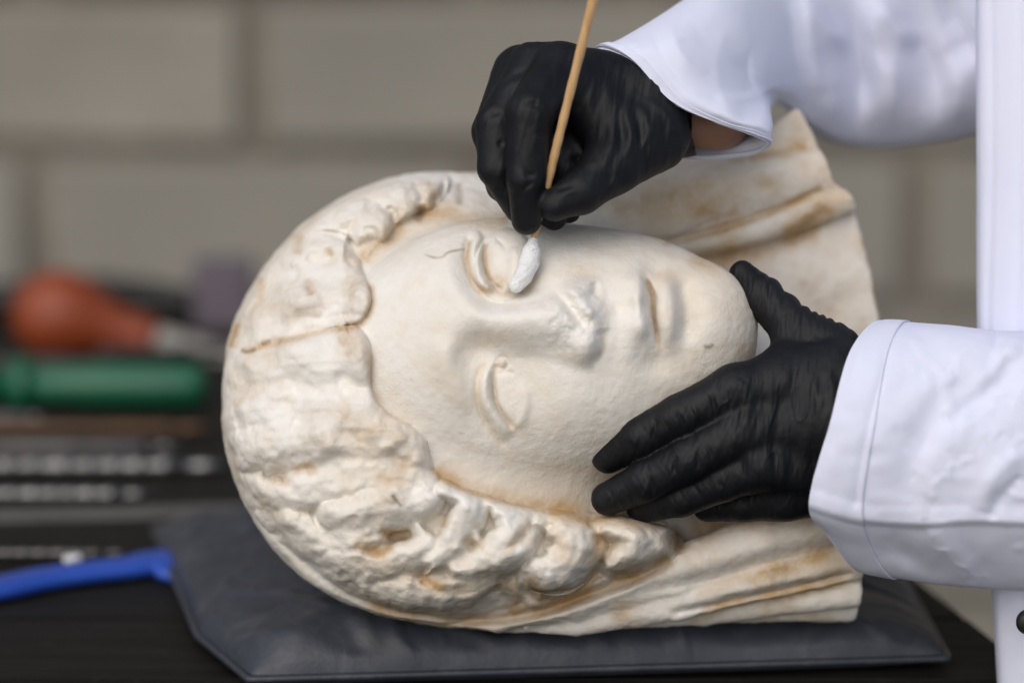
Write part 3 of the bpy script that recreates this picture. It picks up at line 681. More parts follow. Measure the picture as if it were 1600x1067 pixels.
def build_cushion():
    zs = 0.007
    BL = on_plane(243, 822, zs)[:2]; L2 = on_plane(312, 992, zs)[:2]; FL = on_plane(392, 1060, zs)[:2]; FR = on_plane(1478, 1027, zs)[:2]; BR = on_plane(1395, 880, zs)[:2]
    n, m = 221, 111
    U, Vv = np.meshgrid(np.linspace(0, 1, n), np.linspace(0, 1, m), indexing='ij')     # u left-right, v front-back
    left = np.where((Vv < 0.42)[..., None], FL + (L2 - FL) * (Vv / 0.42)[..., None], L2 + (BL - L2) * ((Vv - 0.42) / 0.58)[..., None])
    right = FR + (BR - FR) * Vv[..., None]
    P = left + (right - left) * U[..., None]
    eu = np.clip(np.minimum(U, 1 - U) / 0.20, 0, 1); ev = np.clip(np.minimum(Vv, 1 - Vv) / 0.22, 0, 1)
    er = np.clip((1 - U) / 0.30, 0, 1); eu = np.where(U > 0.5, er, eu)
    e = np.sqrt(np.clip(1 - (1 - eu)**2.2, 0, 1)) * np.sqrt(np.clip(1 - (1 - ev)**2.2, 0, 1))
    x, y = P[..., 0], P[..., 1]
    top_t = HEAD_LOW + 0.0050
    wr = fbm(x*16, y*30, x*0+2.2, 3) * 0.0052 + fbm(x*70+4, y*26, x*0+5.2, 2) * 0.0010
    nw = np.exp(-(((x + 0.105)/0.07)**2 + ((y + 0.05)/0.05)**2)); wr = wr + nw * np.sin((x*0.8 + y*1.4) * 150) * 0.0010
    rg = np.abs(fbm(x*17+3, y*30+x*14, x*0+9.2, 3)); wr = wr + np.clip(0.13 - rg, 0, 1) * 0.022
    top_t = top_t + 0.0045 * (1 - np.exp(-(((x - 0.03)/0.19)**2 + ((y - 0.02)/0.062)**2)**2))
    Zt = zs + (top_t - zs) * e + wr * np.clip(e * 1.6, 0, 1)
    Zb = np.maximum(zs - 0.0045 * np.clip(e * 3, 0, 1), 0.0022) * np.ones_like(Zt)
    seam = np.clip(np.minimum(np.minimum(U, 1-U) * 34, np.minimum(Vv, 1-Vv) * 17), 0, 1)
    T = np.stack([x, y, Zt], -1).reshape(-1, 3); Bt = np.stack([x, y, Zb], -1).reshape(-1, 3)
    idx = np.arange(n * m).reshape(n, m)
    q = np.stack([idx[:-1, :-1], idx[1:, :-1], idx[1:, 1:], idx[:-1, 1:]], -1).reshape(-1, 4)
    root = tag(empty('cushion', (0, float(y.mean()), 0.003)), 'slate grey vinyl cushion under the marble head', 'cushion')
    du = np.clip(0.5 + 3 * fbm(x*16+3, y*16, x*0, 3), 0, 1) * np.where(U > 0.45, 1, 0.35)
    mat = cushion_mat()
    adopt(make_obj('cover', T, q, mat, None, False, {'dust': du.ravel()}), root)
    adopt(make_obj('underside', Bt, q[:, ::-1], mat, None, False, {'dust': du.ravel() * 0}), root)
    # welded seam all round
    loop = np.vstack([P[:, 0], P[-1, 1:], P[::-1, -1][1:], P[0, ::-1][1:-1]])
    k = len(loop); nx = np.roll(loop, -1, 0) - np.roll(loop, 1, 0); nn = np.stack([nx[:,1], -nx[:,0]], 1); nn /= np.linalg.norm(nn, axis=1)[:, None] + 1e-9
    rings = []
    for dx_, dz_ in ((-0.001, 0.0016), (0.0028, 0.0012), (0.0028, -0.0012), (-0.001, -0.0016)):
        rings.append(np.column_stack([loop + nn * dx_, np.full(k, zs + dz_)]))
    R = np.vstack(rings); q2 = []
    for a_ in range(4):
        b_ = (a_ + 1) % 4
        i0 = np.arange(k); i1 = (i0 + 1) % k
        q2.append(np.stack([a_*k+i0, a_*k+i1, b_*k+i1, b_*k+i0], 1))
    adopt(make_obj('seam', R, np.vstack(q2), mat, None, False, {'dust': np.zeros(len(R))}), root)
    return P, Zt
PADP, PADZ = build_cushion()
def pad_z(x, y):
    d = (PADP[..., 0] - x)**2 + (PADP[..., 1] - y)**2; i = np.unravel_index(d.argmin(), d.shape); return float(PADZ[i])

# marble crumbs on the cushion
def crumb(name, loc, r, mat, label, cat, group=None, seed=0):
    bm = __import__('bmesh').new(); __import__('bmesh').ops.create_icosphere(bm, subdivisions=2, radius=r)
    for v in bm.verts:
        p = v.co / r * 1.3 + Vector((seed, seed, 0)); v.co *= 1 + 0.45 * noise1(p, 0); v.co.z *= 0.65
    o = bm_obj(name, bm, mat, None, True); o.location = loc; tag(o, label, cat, group); return o
m_crumb = simple_mat('marble_crumb', (0.74, 0.72, 0.68), 0.8)
for i, (px, py, r, lab) in enumerate(((1069, 988, 0.0011, 'largest white marble crumb on the cushion front right of centre'), (1053, 980, 0.0006, 'tiny white crumb just left of the largest crumb on the cushion'), (1102, 982, 0.0007, 'tiny white crumb right of the largest crumb on the cushion'), (1187, 968, 0.0008, 'small white crumb near the cushion ridge under the broken neck'))):
    zz = HEAD_LOW
    for _ in range(6):
        p = on_plane(px, py, zz); zz = pad_z(p[0], p[1])
    crumb('marble_crumb', (p[0], p[1], zz + r * 0.45), r, m_crumb, lab, 'crumb', 'crumbs on the cushion', i * 3.1)

# ------------------------------------------------------------------ tools on the table behind
def lathe(name, prof, a, b, mat, parent, seg=28, squash=1.0):
    """profile (t, r) turned about the axis a->b; r in metres"""
    a = np.array(a, float); b = np.array(b, float); d = b - a; L = np.linalg.norm(d); d /= L
    u = np.cross(d, [0, 0, 1.0]); u /= np.linalg.norm(u); v = np.cross(u, d)
    th = np.linspace(0, 2*np.pi, seg, endpoint=False); Vs = []
    for t, r in prof:
        c = a + d * L * t
        Vs.append(c + r * (np.cos(th)[:, None] * u + squash * np.sin(th)[:, None] * v))
    Vs = np.vstack(Vs); Q = []
    n = len(prof)
    for i in range(n - 1):
        i0 = np.arange(seg); i1 = (i0 + 1) % seg
        Q.append(np.stack([i*seg+i0, i*seg+i1, (i+1)*seg+i1, (i+1)*seg+i0], 1))
    o = make_obj(name, Vs, np.vstack(Q), mat, None, False)
    if parent: adopt(o, parent)
    return o
m_orange = simple_mat('orange_rubber', (0.23, 0.040, 0.008), 0.5, 0, 0.12, 20)
m_green = simple_mat('green_plastic', (0.006, 0.105, 0.05), 0.38, 0, 0.1, 20)
m_blue = simple_mat('blue_plastic', (0.020, 0.075, 0.42), 0.35, 0, 0.1, 20)
m_steel = simple_mat('worn_steel', (0.27, 0.265, 0.26), 0.42, 1.0, 0.3, 60)
m_dull = simple_mat('dull_steel', (0.15, 0.143, 0.14), 0.5, 1.0, 0.3, 60)
m_black = simple_mat('black_rubber', (0.012, 0.012, 0.012), 0.55, 0, 0.2, 40)
m_brown = simple_mat('brown_wood', (0.10, 0.052, 0.022), 0.6, 0, 0.3, 30)
m_grey = simple_mat('grey_plastic', (0.30, 0.285, 0.25), 0.5, 0, 0.1, 20)
m_lilac = simple_mat('lilac_card', (0.13, 0.108, 0.13), 0.7, 0, 0.15, 20)
m_cotton = simple_mat('cotton', (0.82, 0.82, 0.82), 0.95, 0, 0.05, 200, 0.6)
def along(px0, px1, py, z, py1=None):
    return on_plane(px0, py, z), on_plane(px1, py if py1 is None else py1, z)
def build_tools():
    k = lambda p: (np.linalg.norm(p - np.array(cam.location))) / DIST       # metres per photo unit at p
    # rubber blower bulb with grey nozzle
    c = on_plane(60, 552, 0.0); s = k(c); zc = 78 * s
    a = on_plane(-55, 560, zc); a = np.array([a[0], c[1], zc]); e = np.array([at_depth(246, 500, c[1])[0], c[1] - 0.012, 24 * s])
    root = tag(empty('blower_bulb', (a[0] + 0.04, c[1], 0)), 'orange red rubber blower bulb with grey nozzle', 'blower')
    lathe('bulb', [(0, 0.001), (0.02, 22*s), (0.08, 46*s), (0.18, 64*s), (0.30, 72*s), (0.42, 70*s), (0.54, 58*s), (0.64, 46*s), (0.74, 38*s), (0.84, 34*s), (0.90, 33*s), (0.97, 31*s), (1, 29*s), (1.0, 0.001)], a, e, m_orange, root)
    n1 = e + (e - a) / np.linalg.norm(e - a) * 0.10 * 0.85
    lathe('nozzle', [(0, 0.001), (0, 25*s), (0.2, 24*s), (0.6, 20*s), (1, 15*s), (1, 0.001)], e - (e - a) * 0.01, n1, m_grey, root)
    # black objects round it
    for px0, px1, py, py1, r, lab in ((120, 290, 505, 525, 26, 'thick black rod lying just behind the orange bulb'), (-20, 180, 590, 596, 20, 'black rubber grip lying in front of the orange bulb'), (150, 300, 572, 566, 15, 'slim black rod between the grey nozzle and the green handle'), (-60, 120, 528, 520, 30, 'thick black grip at the left edge behind the orange bulb')):
        p, q = along(px0, px1, py, 0.0, py1); rr = r * k(p); p[2] = q[2] = rr
        if py < 560: p[1] += 0.07; q[1] += 0.07; 
        r0 = tag(empty('rubber_grip', ((p[0]+q[0])/2, (p[1]+q[1])/2, 0)), lab, 'tool handle')
        lathe('grip', [(0, 0.001), (0, rr*0.8), (0.06, rr), (0.3, rr*0.9), (0.5, rr), (0.8, rr*0.8), (0.97, rr*0.9), (1, rr*0.7), (1, 0.001)], p, q, m_black, r0)
        q2 = q + (q - p) * 0.35
        q2[2] = q[2]
        lathe('shank', [(0, 0.001), (0, rr*0.35), (1, rr*0.3), (1, 0.001)], q - (q-p)*0.01, q2, m_black, r0)
    # lilac carton far behind
    p = on_plane(345, 520, 0); bmx = box_vq(p[0], p[1] + 0.03, 0.024, 0.022, 0.02, 0.024, 0.002)
    r0 = tag(empty('carton', (p[0], p[1] + 0.03, 0)), 'small lilac carton behind the crown of the marble head', 'carton')
    bm_obj('box', bmx, m_lilac, r0); bm_obj('flap', box_vq(p[0], p[1] + 0.03, 0.0492, 0.0215, 0.0195, 0.0008, 0.0003), m_lilac, r0)
    # green handled tool
    p, q = along(-60, 322, 638, 0.0); s = k(p); r = 34 * s; p[2] = q[2] = r + 0.001
    r0 = tag(empty('green_handle_tool', ((p[0]+q[0])/2, p[1], 0)), 'green plastic tool handle with a collar, lying on the table', 'tool handle')
    lathe('handle', [(0.285, 0.001), (0.285, 24*s), (0.30, 29*s), (0.48, 30*s), (0.52, 33*s), (0.62, 33*s), (0.8, 34*s), (0.95, 33*s), (0.99, 29*s), (1, 20*s), (1, 0.001)], p, q, m_green, r0)
    lathe('collar', [(0.22, 0.001), (0.22, 40*s), (0.235, 44*s), (0.275, 44*s), (0.29, 38*s), (0.29, 0.001)], p, q, m_green, r0)
    lathe('ferrule', [(-0.15, 0.001), (-0.15, 22*s), (0.0, 24*s), (0.225, 28*s), (0.225, 0.001)], p, q, m_green, r0)
    # steel rods: plain, knurled, beaded
    def rod(px0, px1, py, rpx, mat, name, lab, beads=0, part='shaft', py1=None, tipmat=None):
        p, q = along(px0, px1, py, 0.0, py1); s = k((p+q)/2); r = rpx * s; p[2] = q[2] = r + 0.0004
        r0 = tag(empty(name, ((p[0]+q[0])/2, (p[1]+q[1])/2, 0)), lab, 'tool')
        pr = [(0, 0.0002), (0, r*0.8)]
        if beads:
            for i in range(beads):
                t = (i + 0.5 + random.uniform(-0.12, 0.12)) / beads * 0.82 + 0.02; dt = 0.82 / beads * random.uniform(0.6, 1.0)
                pr += [(t - 0.42*dt, r*0.72), (t - 0.25*dt, r), (t + 0.25*dt, r), (t + 0.42*dt, r*0.72)]
        else: pr += [(0.4, r), (0.84, r)]
        lathe(part, pr + [(0.86, r*0.7), (0.86, 0.0002)], p, q, mat, r0)
        lathe('tip', [(0.85, 0.0002), (0.85, r*0.55), (0.93, r*0.8), (1, r*0.35), (1, 0.0002)], p, q, tipmat or mat, r0)
    rod(-90, 330, 678, 9, m_brown, 'wooden_modelling_tool', 'thin brown wooden tool just in front of the green handle', 0, 'stick')
    rod(-120, 70, 668, 13, m_dull, 'steel_chisel', 'short dull steel chisel left of the brown wooden tool', 0, 'shaft')
    rod(-120, 290, 712, 12, m_dull, 'steel_file', 'long plain dull steel rod, first row of steel tools', 0, 'shaft')
    rod(-100, 352, 742, 13, m_steel, 'knurled_tool', 'knurled steel tool, longest of the beaded steel rods', 9, 'knurled_shaft')
    rod(-90, 235, 784, 11, m_steel, 'beaded_tool', 'shorter beaded steel tool in front of the longest one', 9, 'beaded_shaft')
    rod(-60, 200, 872, 7, m_dull, 'steel_probe', 'thin dark steel probe just behind the blue handle', 8, 'shaft')
    # flat grey bar
    p, q = along(-120, 400, 812, 0.0, 800); mid = (p + q) / 2; L = np.linalg.norm(q - p) / 2
    r0 = tag(empty('steel_ruler', (mid[0], mid[1], 0)), 'flat pale grey steel bar lying behind the cushion corner', 'ruler')
    o = bm_obj('blade', box_vq(0, 0, 0, L, 0.011, 0.0012, 0.0004), simple_mat('brushed_bar', (0.17, 0.165, 0.16), 0.5, 0.6, 0.15, 50)); o.location = (0, 0, 0.0016); o.parent = r0; o.rotation_euler = (0, 0, math.atan2(q[1]-p[1], q[0]-p[0]))
    # blue flat handle running under the cushion
    pts = [on_plane(*t, 0.004) for t in ((-80, 932), (0, 919), (70, 906), (140, 897), (200, 890), (236, 884), (268, 884), (330, 890))]
    wid = [42, 40, 37, 34, 35, 46, 66, 70]; zz = [0.007, 0.007, 0.0075, 0.008, 0.008, 0.008, 0.0075, 0.005]
    c = crom([list(p[:2]) + [w * 0.00032, z] for p, w, z in zip(pts, wid, zz)], 8)
    d = np.gradient(c[:, :2], axis=0); d /= np.linalg.norm(d, axis=1)[:, None]; nn = np.stack([-d[:,1], d[:,0]], 1)
    th = np.linspace(0, 2*np.pi, 16, endpoint=False); Vs = []
    for i in range(len(c)):
        for t in th:
            o2 = c[i, :2] + nn[i] * np.sign(np.cos(t)) * abs(np.cos(t))**0.6 * c[i, 2]
            Vs.append((o2[0], o2[1], c[i, 3] + 0.0045 * np.sign(np.sin(t)) * abs(np.sin(t))**0.7 - 0.0025))
    n = len(c); Q = []
    for i in range(n-1):
        i0 = np.arange(16); i1 = (i0+1) % 16; Q.append(np.stack([i*16+i0, i*16+i1, (i+1)*16+i1, (i+1)*16+i0], 1))
    r0 = tag(empty('blue_brush', (pts[3][0], pts[3][1], 0)), 'bright blue flat plastic brush handle tucked under the cushion', 'brush')
    adopt(make_obj('handle', np.array(Vs), np.vstack(Q)[:, ::-1], m_blue, None, False), r0)
    p = on_plane(112, 872, 0.006); crumb('cotton_scrap', (p[0], p[1], 0.0055), 0.0052, m_cotton, 'white scrap of cotton wool behind the blue handle', 'cotton', None, 2.0)
build_tools()
# ------------------------------------------------------------------ the conservator: gloves, coat, wrist
def glove_mat():
    m, nt, b = nodes('black_nitrile'); v = coords(nt)
    n = noise_n(nt, 30, 5, 0.6, v); n2 = noise_n(nt, 1400, 2, 0.5, v); n3 = noise_n(nt, 160, 4, 0.65, v, 0.5)
    c = ramp(nt, n, [(0.3, (0.0035, 0.004, 0.0055)), (0.7, (0.0065, 0.0075, 0.010))])
    dust = math_n(nt, 'MULTIPLY', ramp(nt, n3, [(0.56, (0,0,0)), (0.8, (1,1,1))]), 0.07)
    c = mixc(nt, dust, c, (0.10, 0.105, 0.115)); nt.links.new(c, b.inputs['Base Color'])
    r = ramp(nt, n, [(0.3, (0.48,)*3), (0.7, (0.60,)*3)]); nt.links.new(r, b.inputs['Roughness'])
    b.inputs['Specular IOR Level'].default_value = 0.27
    bump(nt, b, math_n(nt, 'ADD', math_n(nt, 'MULTIPLY', n2, 0.2), math_n(nt, 'MULTIPLY', n3, 0.6)), 0.15, 0.0012); return m
def cloth_mat():
    m, nt, b = nodes('white_cotton_coat'); v = coords(nt)
    n = noise_n(nt, 9, 4, 0.5, v)
    c = ramp(nt, n, [(0.3, (0.69, 0.72, 0.86)), (0.7, (0.73, 0.755, 0.89))]); nt.links.new(c, b.inputs['Base Color'])
    b.inputs['Roughness'].default_value = 0.8; b.inputs['Specular IOR Level'].default_value = 0.05
    w1 = nt.nodes.new('ShaderNodeTexWave'); w1.inputs['Scale'].default_value = 900; nt.links.new(v, w1.inputs[0])
    w2 = nt.nodes.new('ShaderNodeTexWave'); w2.bands_direction = 'Z'; w2.inputs['Scale'].default_value = 900; nt.links.new(v, w2.inputs[0])
    bump(nt, b, math_n(nt, 'ADD', math_n(nt, 'ADD', w1.outputs['Fac'], w2.outputs['Fac']), math_n(nt, 'MULTIPLY', noise_n(nt, 120, 3, 0.5, v), 3.0)), 0.25, 0.0008); return m
m_glove, m_cloth = glove_mat(), cloth_mat()
def finish(V, Q, H, amp=1.0, nz=(0.8, 14)):
    px, py = proj(V); N = normals(V, Q)
    vd = np.stack([-V[:,0], -V[:,1], DIST - V[:,2]], 1); vd /= np.linalg.norm(vd, axis=1)[:, None]
    V = push(V, px, py, H, amp * sstep(0.0, 0.35, (N * vd).sum(1)))
    N = normals(V, Q); x, y, z = V.T.astype(np.float32)
    return V + N * (fbm(x/nz[1], y/nz[1], z/nz[1], 3) * nz[0])[:, None]

person = tag(empty('person', to_world(up(1800, 900, -50))), 'person in a white coat and black gloves holding a swab and steadying the head', 'person')

def left_glove():
    v = Vol(up(905, 850, -60) * [1, 1, 1], up(1400, 385, 300), 3.2)
    idx = [(950, 713, 112, 26), (1002, 682, 148, 31), (1062, 650, 168, 33), (1150, 612, 168, 40)]
    mid = [(950, 779, 118, 26), (1008, 752, 150, 31), (1075, 718, 172, 34), (1165, 672, 176, 42)]
    rng = [(1002, 792, 100, 24), (1065, 776, 132, 30), (1130, 748, 158, 34), (1185, 722, 168, 42)]
    pnk = [(1105, 793, 78, 22), (1160, 786, 100, 28), (1225, 772, 120, 40)]
    for c in (idx, mid, rng, pnk): v2 = v.chain(c, 6)
    v.cap((1150, 612, 168), (1300, 590, 140), 40, 62, 16); v.cap((1165, 672, 172), (1310, 660, 140), 42, 66, 16)
    v.cap((1185, 722, 164), (1310, 720, 130), 42, 62, 16); v.cap((1222, 770, 120), (1310, 748, 110), 38, 62, 16)
    v.cap((1300, 650, 135), (1420, 680, 120), 95, 85, 20)
    th = [(1160, 428, 62, 21), (1188, 462, 80, 30), (1238, 512, 105, 34), (1300, 552, 120, 46)]
    v.chain(th, 7)
    v.cap((1240, 530, 115), (1215, 590, 150), 24, 38, 22)
    V, Q = v.mesh(); V = smooth_mesh(V, Q, 2); V, Q = subdiv(V, Q)
    H = raster()
    # stretched folds over the back of the hand
    for i, (x0, y0, x1, y1, wd, h) in enumerate(((1228, 552, 1232, 640, 7, 5), (1206, 580, 1196, 690, 6, 5), (1180, 600, 1168, 680, 5, 4), (1262, 560, 1280, 650, 7, 5), (1290, 570, 1300, 640, 6, 4), (1240, 660, 1250, 790, 6, -4), (1214, 640, 1206, 760, 6, -5), (1150, 625, 1140, 690, 5, -5), (1188, 640, 1180, 720, 5, -4), (1268, 640, 1272, 780, 7, -5), (1222, 700, 1214, 790, 5, 4), (1160, 690, 1166, 760, 6, -5))):
        stroke(H, [(x0, y0), ((x0+x1)/2 + 6 * math.sin(i*2.1), (y0+y1)/2), (x1, y1)], wd * 1.25, h * 0.75, 0.5)
    for i, (x0, y0, x1, y1, h) in enumerate(((1108, 606, 1116, 668, -5), (1052, 636, 1072, 684, -5), (1010, 664, 1026, 706, -4), (1140, 600, 1136, 650, -4), (1062, 640, 1078, 690, 3), (1022, 648, 1018, 690, -4), (1078, 626, 1090, 668, 4),
                                             (1056, 706, 1046, 752, -5), (1088, 700, 1086, 744, -5), (1012, 738, 1018, 782, -4), (1100, 690, 1112, 730, -4), (1040, 722, 1052, 764, 4), (952, 762, 953, 792, -3), (1080, 755, 1096, 790, -4), (1120, 745, 1130, 785, -4), (996, 735, 985, 700, 3), (980, 690, 996, 716, -3), (960, 735, 980, 720, -4))):
        stroke(H, [(x0, y0), ((x0+x1)/2 + 4, (y0+y1)/2 - 2), (x1, y1)], 3.8, h * 0.62, 0.45)
    a, b, xx, yy = _win(900, 1420, 380, 840)
    H[a, b] += fbm((xx + 0.35*yy)/9, (yy - 0.35*xx)/60, xx*0 + 4, 2) * 0.9 + fbm(xx/5.5, yy/75, xx*0 + 44, 2) * 0.9 * sstep(1120, 1170, xx) + fbm((xx*0.87 - yy*0.5)/5, (xx*0.5 + yy*0.87)/30, xx*0 + 54, 2) * 0.7 * sstep(1150, 1100, xx)
    rid = np.abs(fbm((xx*0.98 + 0.2*yy)/26, (yy*0.98 - 0.2*xx)/110, xx*0 + 14, 2)); H[a, b] += np.where(xx > 1120, 1, 0.4) * (np.clip(0.10 - rid, 0, 1) * 12)
    V = finish(V, Q, H, 1.0, (0.7, 16))
    # puckered seam edge on top of the thumb
    px, py = proj(V); s_ = np.exp(-(((py - (430 + (px - 1160) * 0.40)) / 26)**2)) * sstep(1170, 1220, px) * sstep(1380, 1330, px)
    N = normals(V, Q); V = V + N * (s_ * np.abs(np.sin(px / 5.5 + 1.5 * np.sin(px / 17))) * 4.5)[:, None]
    o = adopt(make_obj('glove', V, Q, m_glove), person); o['label'] = 'black glove laid flat on the marble cheek, thumb at the chin'
    return o
def right_glove():
    v = Vol(up(715, 400, -80), up(1110, 45, 300), 3.0)
    idx = [(876, 112, 118, 42), (828, 178, 196, 37), (822, 278, 196, 29), (823, 344, 168, 23)]
    mid = [(838, 108, 90, 42), (780, 196, 140, 36), (778, 262, 150, 31), (812, 325, 128, 24)]
    rng = [(812, 116, 50, 42), (772, 206, 80, 34), (788, 288, 86, 28), (866, 340, 96, 20)]
    pnk = [(812, 140, 20, 38), (790, 220, 30, 30), (820, 300, 50, 24), (890, 332, 84, 17)]
    for c in (idx, mid, rng, pnk): v.chain(c, 5)
    v.cap((866, 122, 90), (1010, 165, 55), 52, 76, 22); v.cap((830, 122, 60), (1000, 170, 30), 48, 78, 22)
    v.cap((1005, 165, 50), (1058, 192, 30), 76, 52, 22); v.cap((1058, 192, 30), (1110, 195, 15), 50, 48, 16)
    th = [(1012, 208, 92, 66), (958, 256, 138, 46), (908, 300, 176, 33), (867, 320, 187, 25)]
    v.chain(th, 9)
    v.cap((880, 118, 115), (960, 200, 110), 40, 52, 20)
    v.cap((820, 180, 70), (880, 270, 70), 40, 40, 10); v.cap((930, 190, 50), (885, 262, 66), 46, 42, 12)
    # cut the glove's cuff
    sl, X, Y, Z = v.win([200, 100, -80], [400, 480, 300]); c = up(1070, 195, 30)
    d = ((X - c[0]) * 0.93 + (Y - c[1]) * 0.36); v.f[sl] = np.maximum(v.f[sl], d + 0 * Z)
    V, Q = v.mesh(); V = smooth_mesh(V, Q, 3); V, Q = subdiv(V, Q)
    H = raster()
    for p, wd, h in (([(812, 168), (836, 164), (868, 182)], 4, -5), ([(832, 206), (850, 210), (862, 218)], 4, -4), ([(818, 258), (826, 274), (846, 270)], 4, -5), ([(848, 280), (826, 290), (812, 310), (806, 332)], 4, -6), ([(842, 288), (818, 302), (812, 326)], 4, 4), ([(756, 190), (772, 178), (790, 176)], 4, -5),
                     ([(774, 226), (790, 224)], 4, -4), ([(762, 150), (790, 130), (830, 112), (856, 102)], 7, 5), ([(770, 140), (808, 116), (846, 104)], 5, -5), ([(800, 130), (812, 118), (840, 112)], 5, -4), ([(930, 120), (936, 160), (920, 210)], 9, -6), ([(906, 130), (902, 170), (890, 205)], 6, -4),
                     ([(950, 170), (956, 220), (946, 262)], 6, 6), ([(975, 160), (986, 210), (984, 250)], 5, 6), ([(1000, 160), (1014, 200), (1012, 240)], 5, 5), ([(965, 150), (971, 215), (962, 262)], 5, -6), ([(990, 150), (1000, 210), (998, 255)], 5, -6), ([(1030, 160), (1036, 200), (1028, 235)], 5, -4),
                     ([(862, 298), (880, 294), (905, 288)], 3, -4), ([(888, 258), (902, 250), (910, 266)], 5, -5), ([(940, 262), (950, 280), (940, 296)], 5, -4), ([(870, 310), (890, 300), (915, 296)], 4, 3), ([(738, 210), (745, 262), (770, 305), (796, 328)], 4, 4), ([(930, 210), (945, 240), (940, 270)], 6, 4), ([(868, 150), (884, 176), (880, 210)], 6, -5)):
        stroke(H, p, wd * 1.4, h * 0.7, 0.5)
    a, b, xx, yy = _win(700, 1120, 40, 390)
    H[a, b] += fbm((xx + 0.3*yy)/12, (yy - 0.3*xx)/60, xx*0 + 9, 2) * 1.4 + fbm((xx + 0.1*yy)/5.5, yy/70, xx*0 + 64, 2) * 0.7 * sstep(890, 950, xx)
    V = finish(V, Q, H, 1.0, (0.6, 18))
    o = adopt(make_obj('glove', V, Q, m_glove), person); o['label'] = 'black glove pinching the wooden swab between thumb and forefinger'
    return o
left_glove(); right_glove()

# body inside the clothes: forearms, arms and trunk; only a strip of wrist shows
def build_body():
    v = Vol(up(1030, 1120, -800), up(2150, -700, 200), 9)
    v.chain([(1040, 192, 30, 40), (1125, 186, 4, 44), (1165, 105, -110, 38), (1250, 70, -370, 44), (1415, 50, -440, 56), (1640, 20, -420, 66), (1800, -330, -330, 90)], 20)
    v.chain([(1310, 665, 125, 60), (1400, 690, 110, 68), (1600, 700, 110, 85), (1800, 560, 60, 85), (1830, -330, 60, 95)], 20)
    v.cap((1830, -330, -330), (1830, -330, 60), 120, 120, 40); v.cap((1840, -300, -130), (1840, 900, -60), 190, 190, 60)
    V, Q = v.mesh(); V = smooth_mesh(V, Q, 3)
    m, nt, b = nodes('skin'); n = noise_n(nt, 40, 4, 0.6, coords(nt))
    nt.links.new(ramp(nt, n, [(0.3, (0.20, 0.10, 0.065)), (0.7, (0.28, 0.145, 0.095))]), b.inputs['Base Color']); b.inputs['Roughness'].default_value = 0.55
    b.inputs['Subsurface Weight'].default_value = 0.1; b.inputs['Subsurface Scale'].default_value = 0.003
    o = adopt(make_obj('body', V, Q, m), person); o['label'] = 'strip of bare wrist between glove and cuff'
build_body()

def loft(loops, nu=120, nv=24, H=None, thick=6.0, hem=0):
    """skin closed control loops of (px,py,w) into a tube with inside and hem"""
    L = [np.array([up(*p) for p in lp]) for lp in loops]
    rings = np.array([crom(l, nu // len(l), True) for l in L])          # k, nu, 3
    k, n, _ = rings.shape
    out = np.stack([crom(rings[:, j], nv) for j in range(n)], 1)          # m, n, 3
    m = out.shape[0]
    V = out.reshape(-1, 3); idx = np.arange(m * n).reshape(m, n); jn = (np.arange(n) + 1) % n
    Q = np.stack([idx[:-1, :], idx[1:, :], idx[1:, jn], idx[:-1, jn]], -1).reshape(-1, 4)
    N = normals(V, Q)
    flip = False
    if ((V - np.repeat(out.mean(1), n, 0)) * N).sum() < 0: Q = Q[:, ::-1]; N = -N; flip = True
    if H is not None:
        px, py = proj(V); vd = np.stack([-V[:,0], -V[:,1], DIST - V[:,2]], 1); vd /= np.linalg.norm(vd, axis=1)[:, None]
        V = push(V, px, py, H, sstep(0.0, 0.4, (N * vd).sum(1)))
        N = normals(V, Q)
    V2 = V - N * thick
    nq = [Q, Q[:, ::-1] + len(V)]
    e = idx[0]; rim = np.stack([e, e[jn], e[jn] + len(V), e + len(V)], 1); nq.append(rim)
    e = idx[-1]; nq.append(np.stack([e, e[jn], e[jn] + len(V), e + len(V)], 1)[:, ::-1])
    if hem:
        g0 = idx[:hem + 1]; A = np.vstack([V[g0.ravel()] + N[g0.ravel()] * 2.6, V[g0.ravel()] + N[g0.ravel()] * 0.4]); k0 = g0.size
        li = np.arange(k0).reshape(hem + 1, n); hq = np.stack([li[:-1, :], li[1:, :], li[1:, jn], li[:-1, jn]], -1).reshape(-1, 4)
        if flip: hq = hq[:, ::-1]
        e1 = li[-1]; cap_ = np.stack([e1, e1[jn], e1[jn] + k0, e1 + k0], 1); e0 = li[0]; cap0 = np.stack([e0, e0[jn], e0[jn] + k0, e0 + k0], 1)
        return np.vstack([V, V2]), np.vstack(nq), A, np.vstack([hq, hq[:, ::-1] + k0, cap_, cap0])
    return np.vstack([V, V2]), np.vstack(nq)

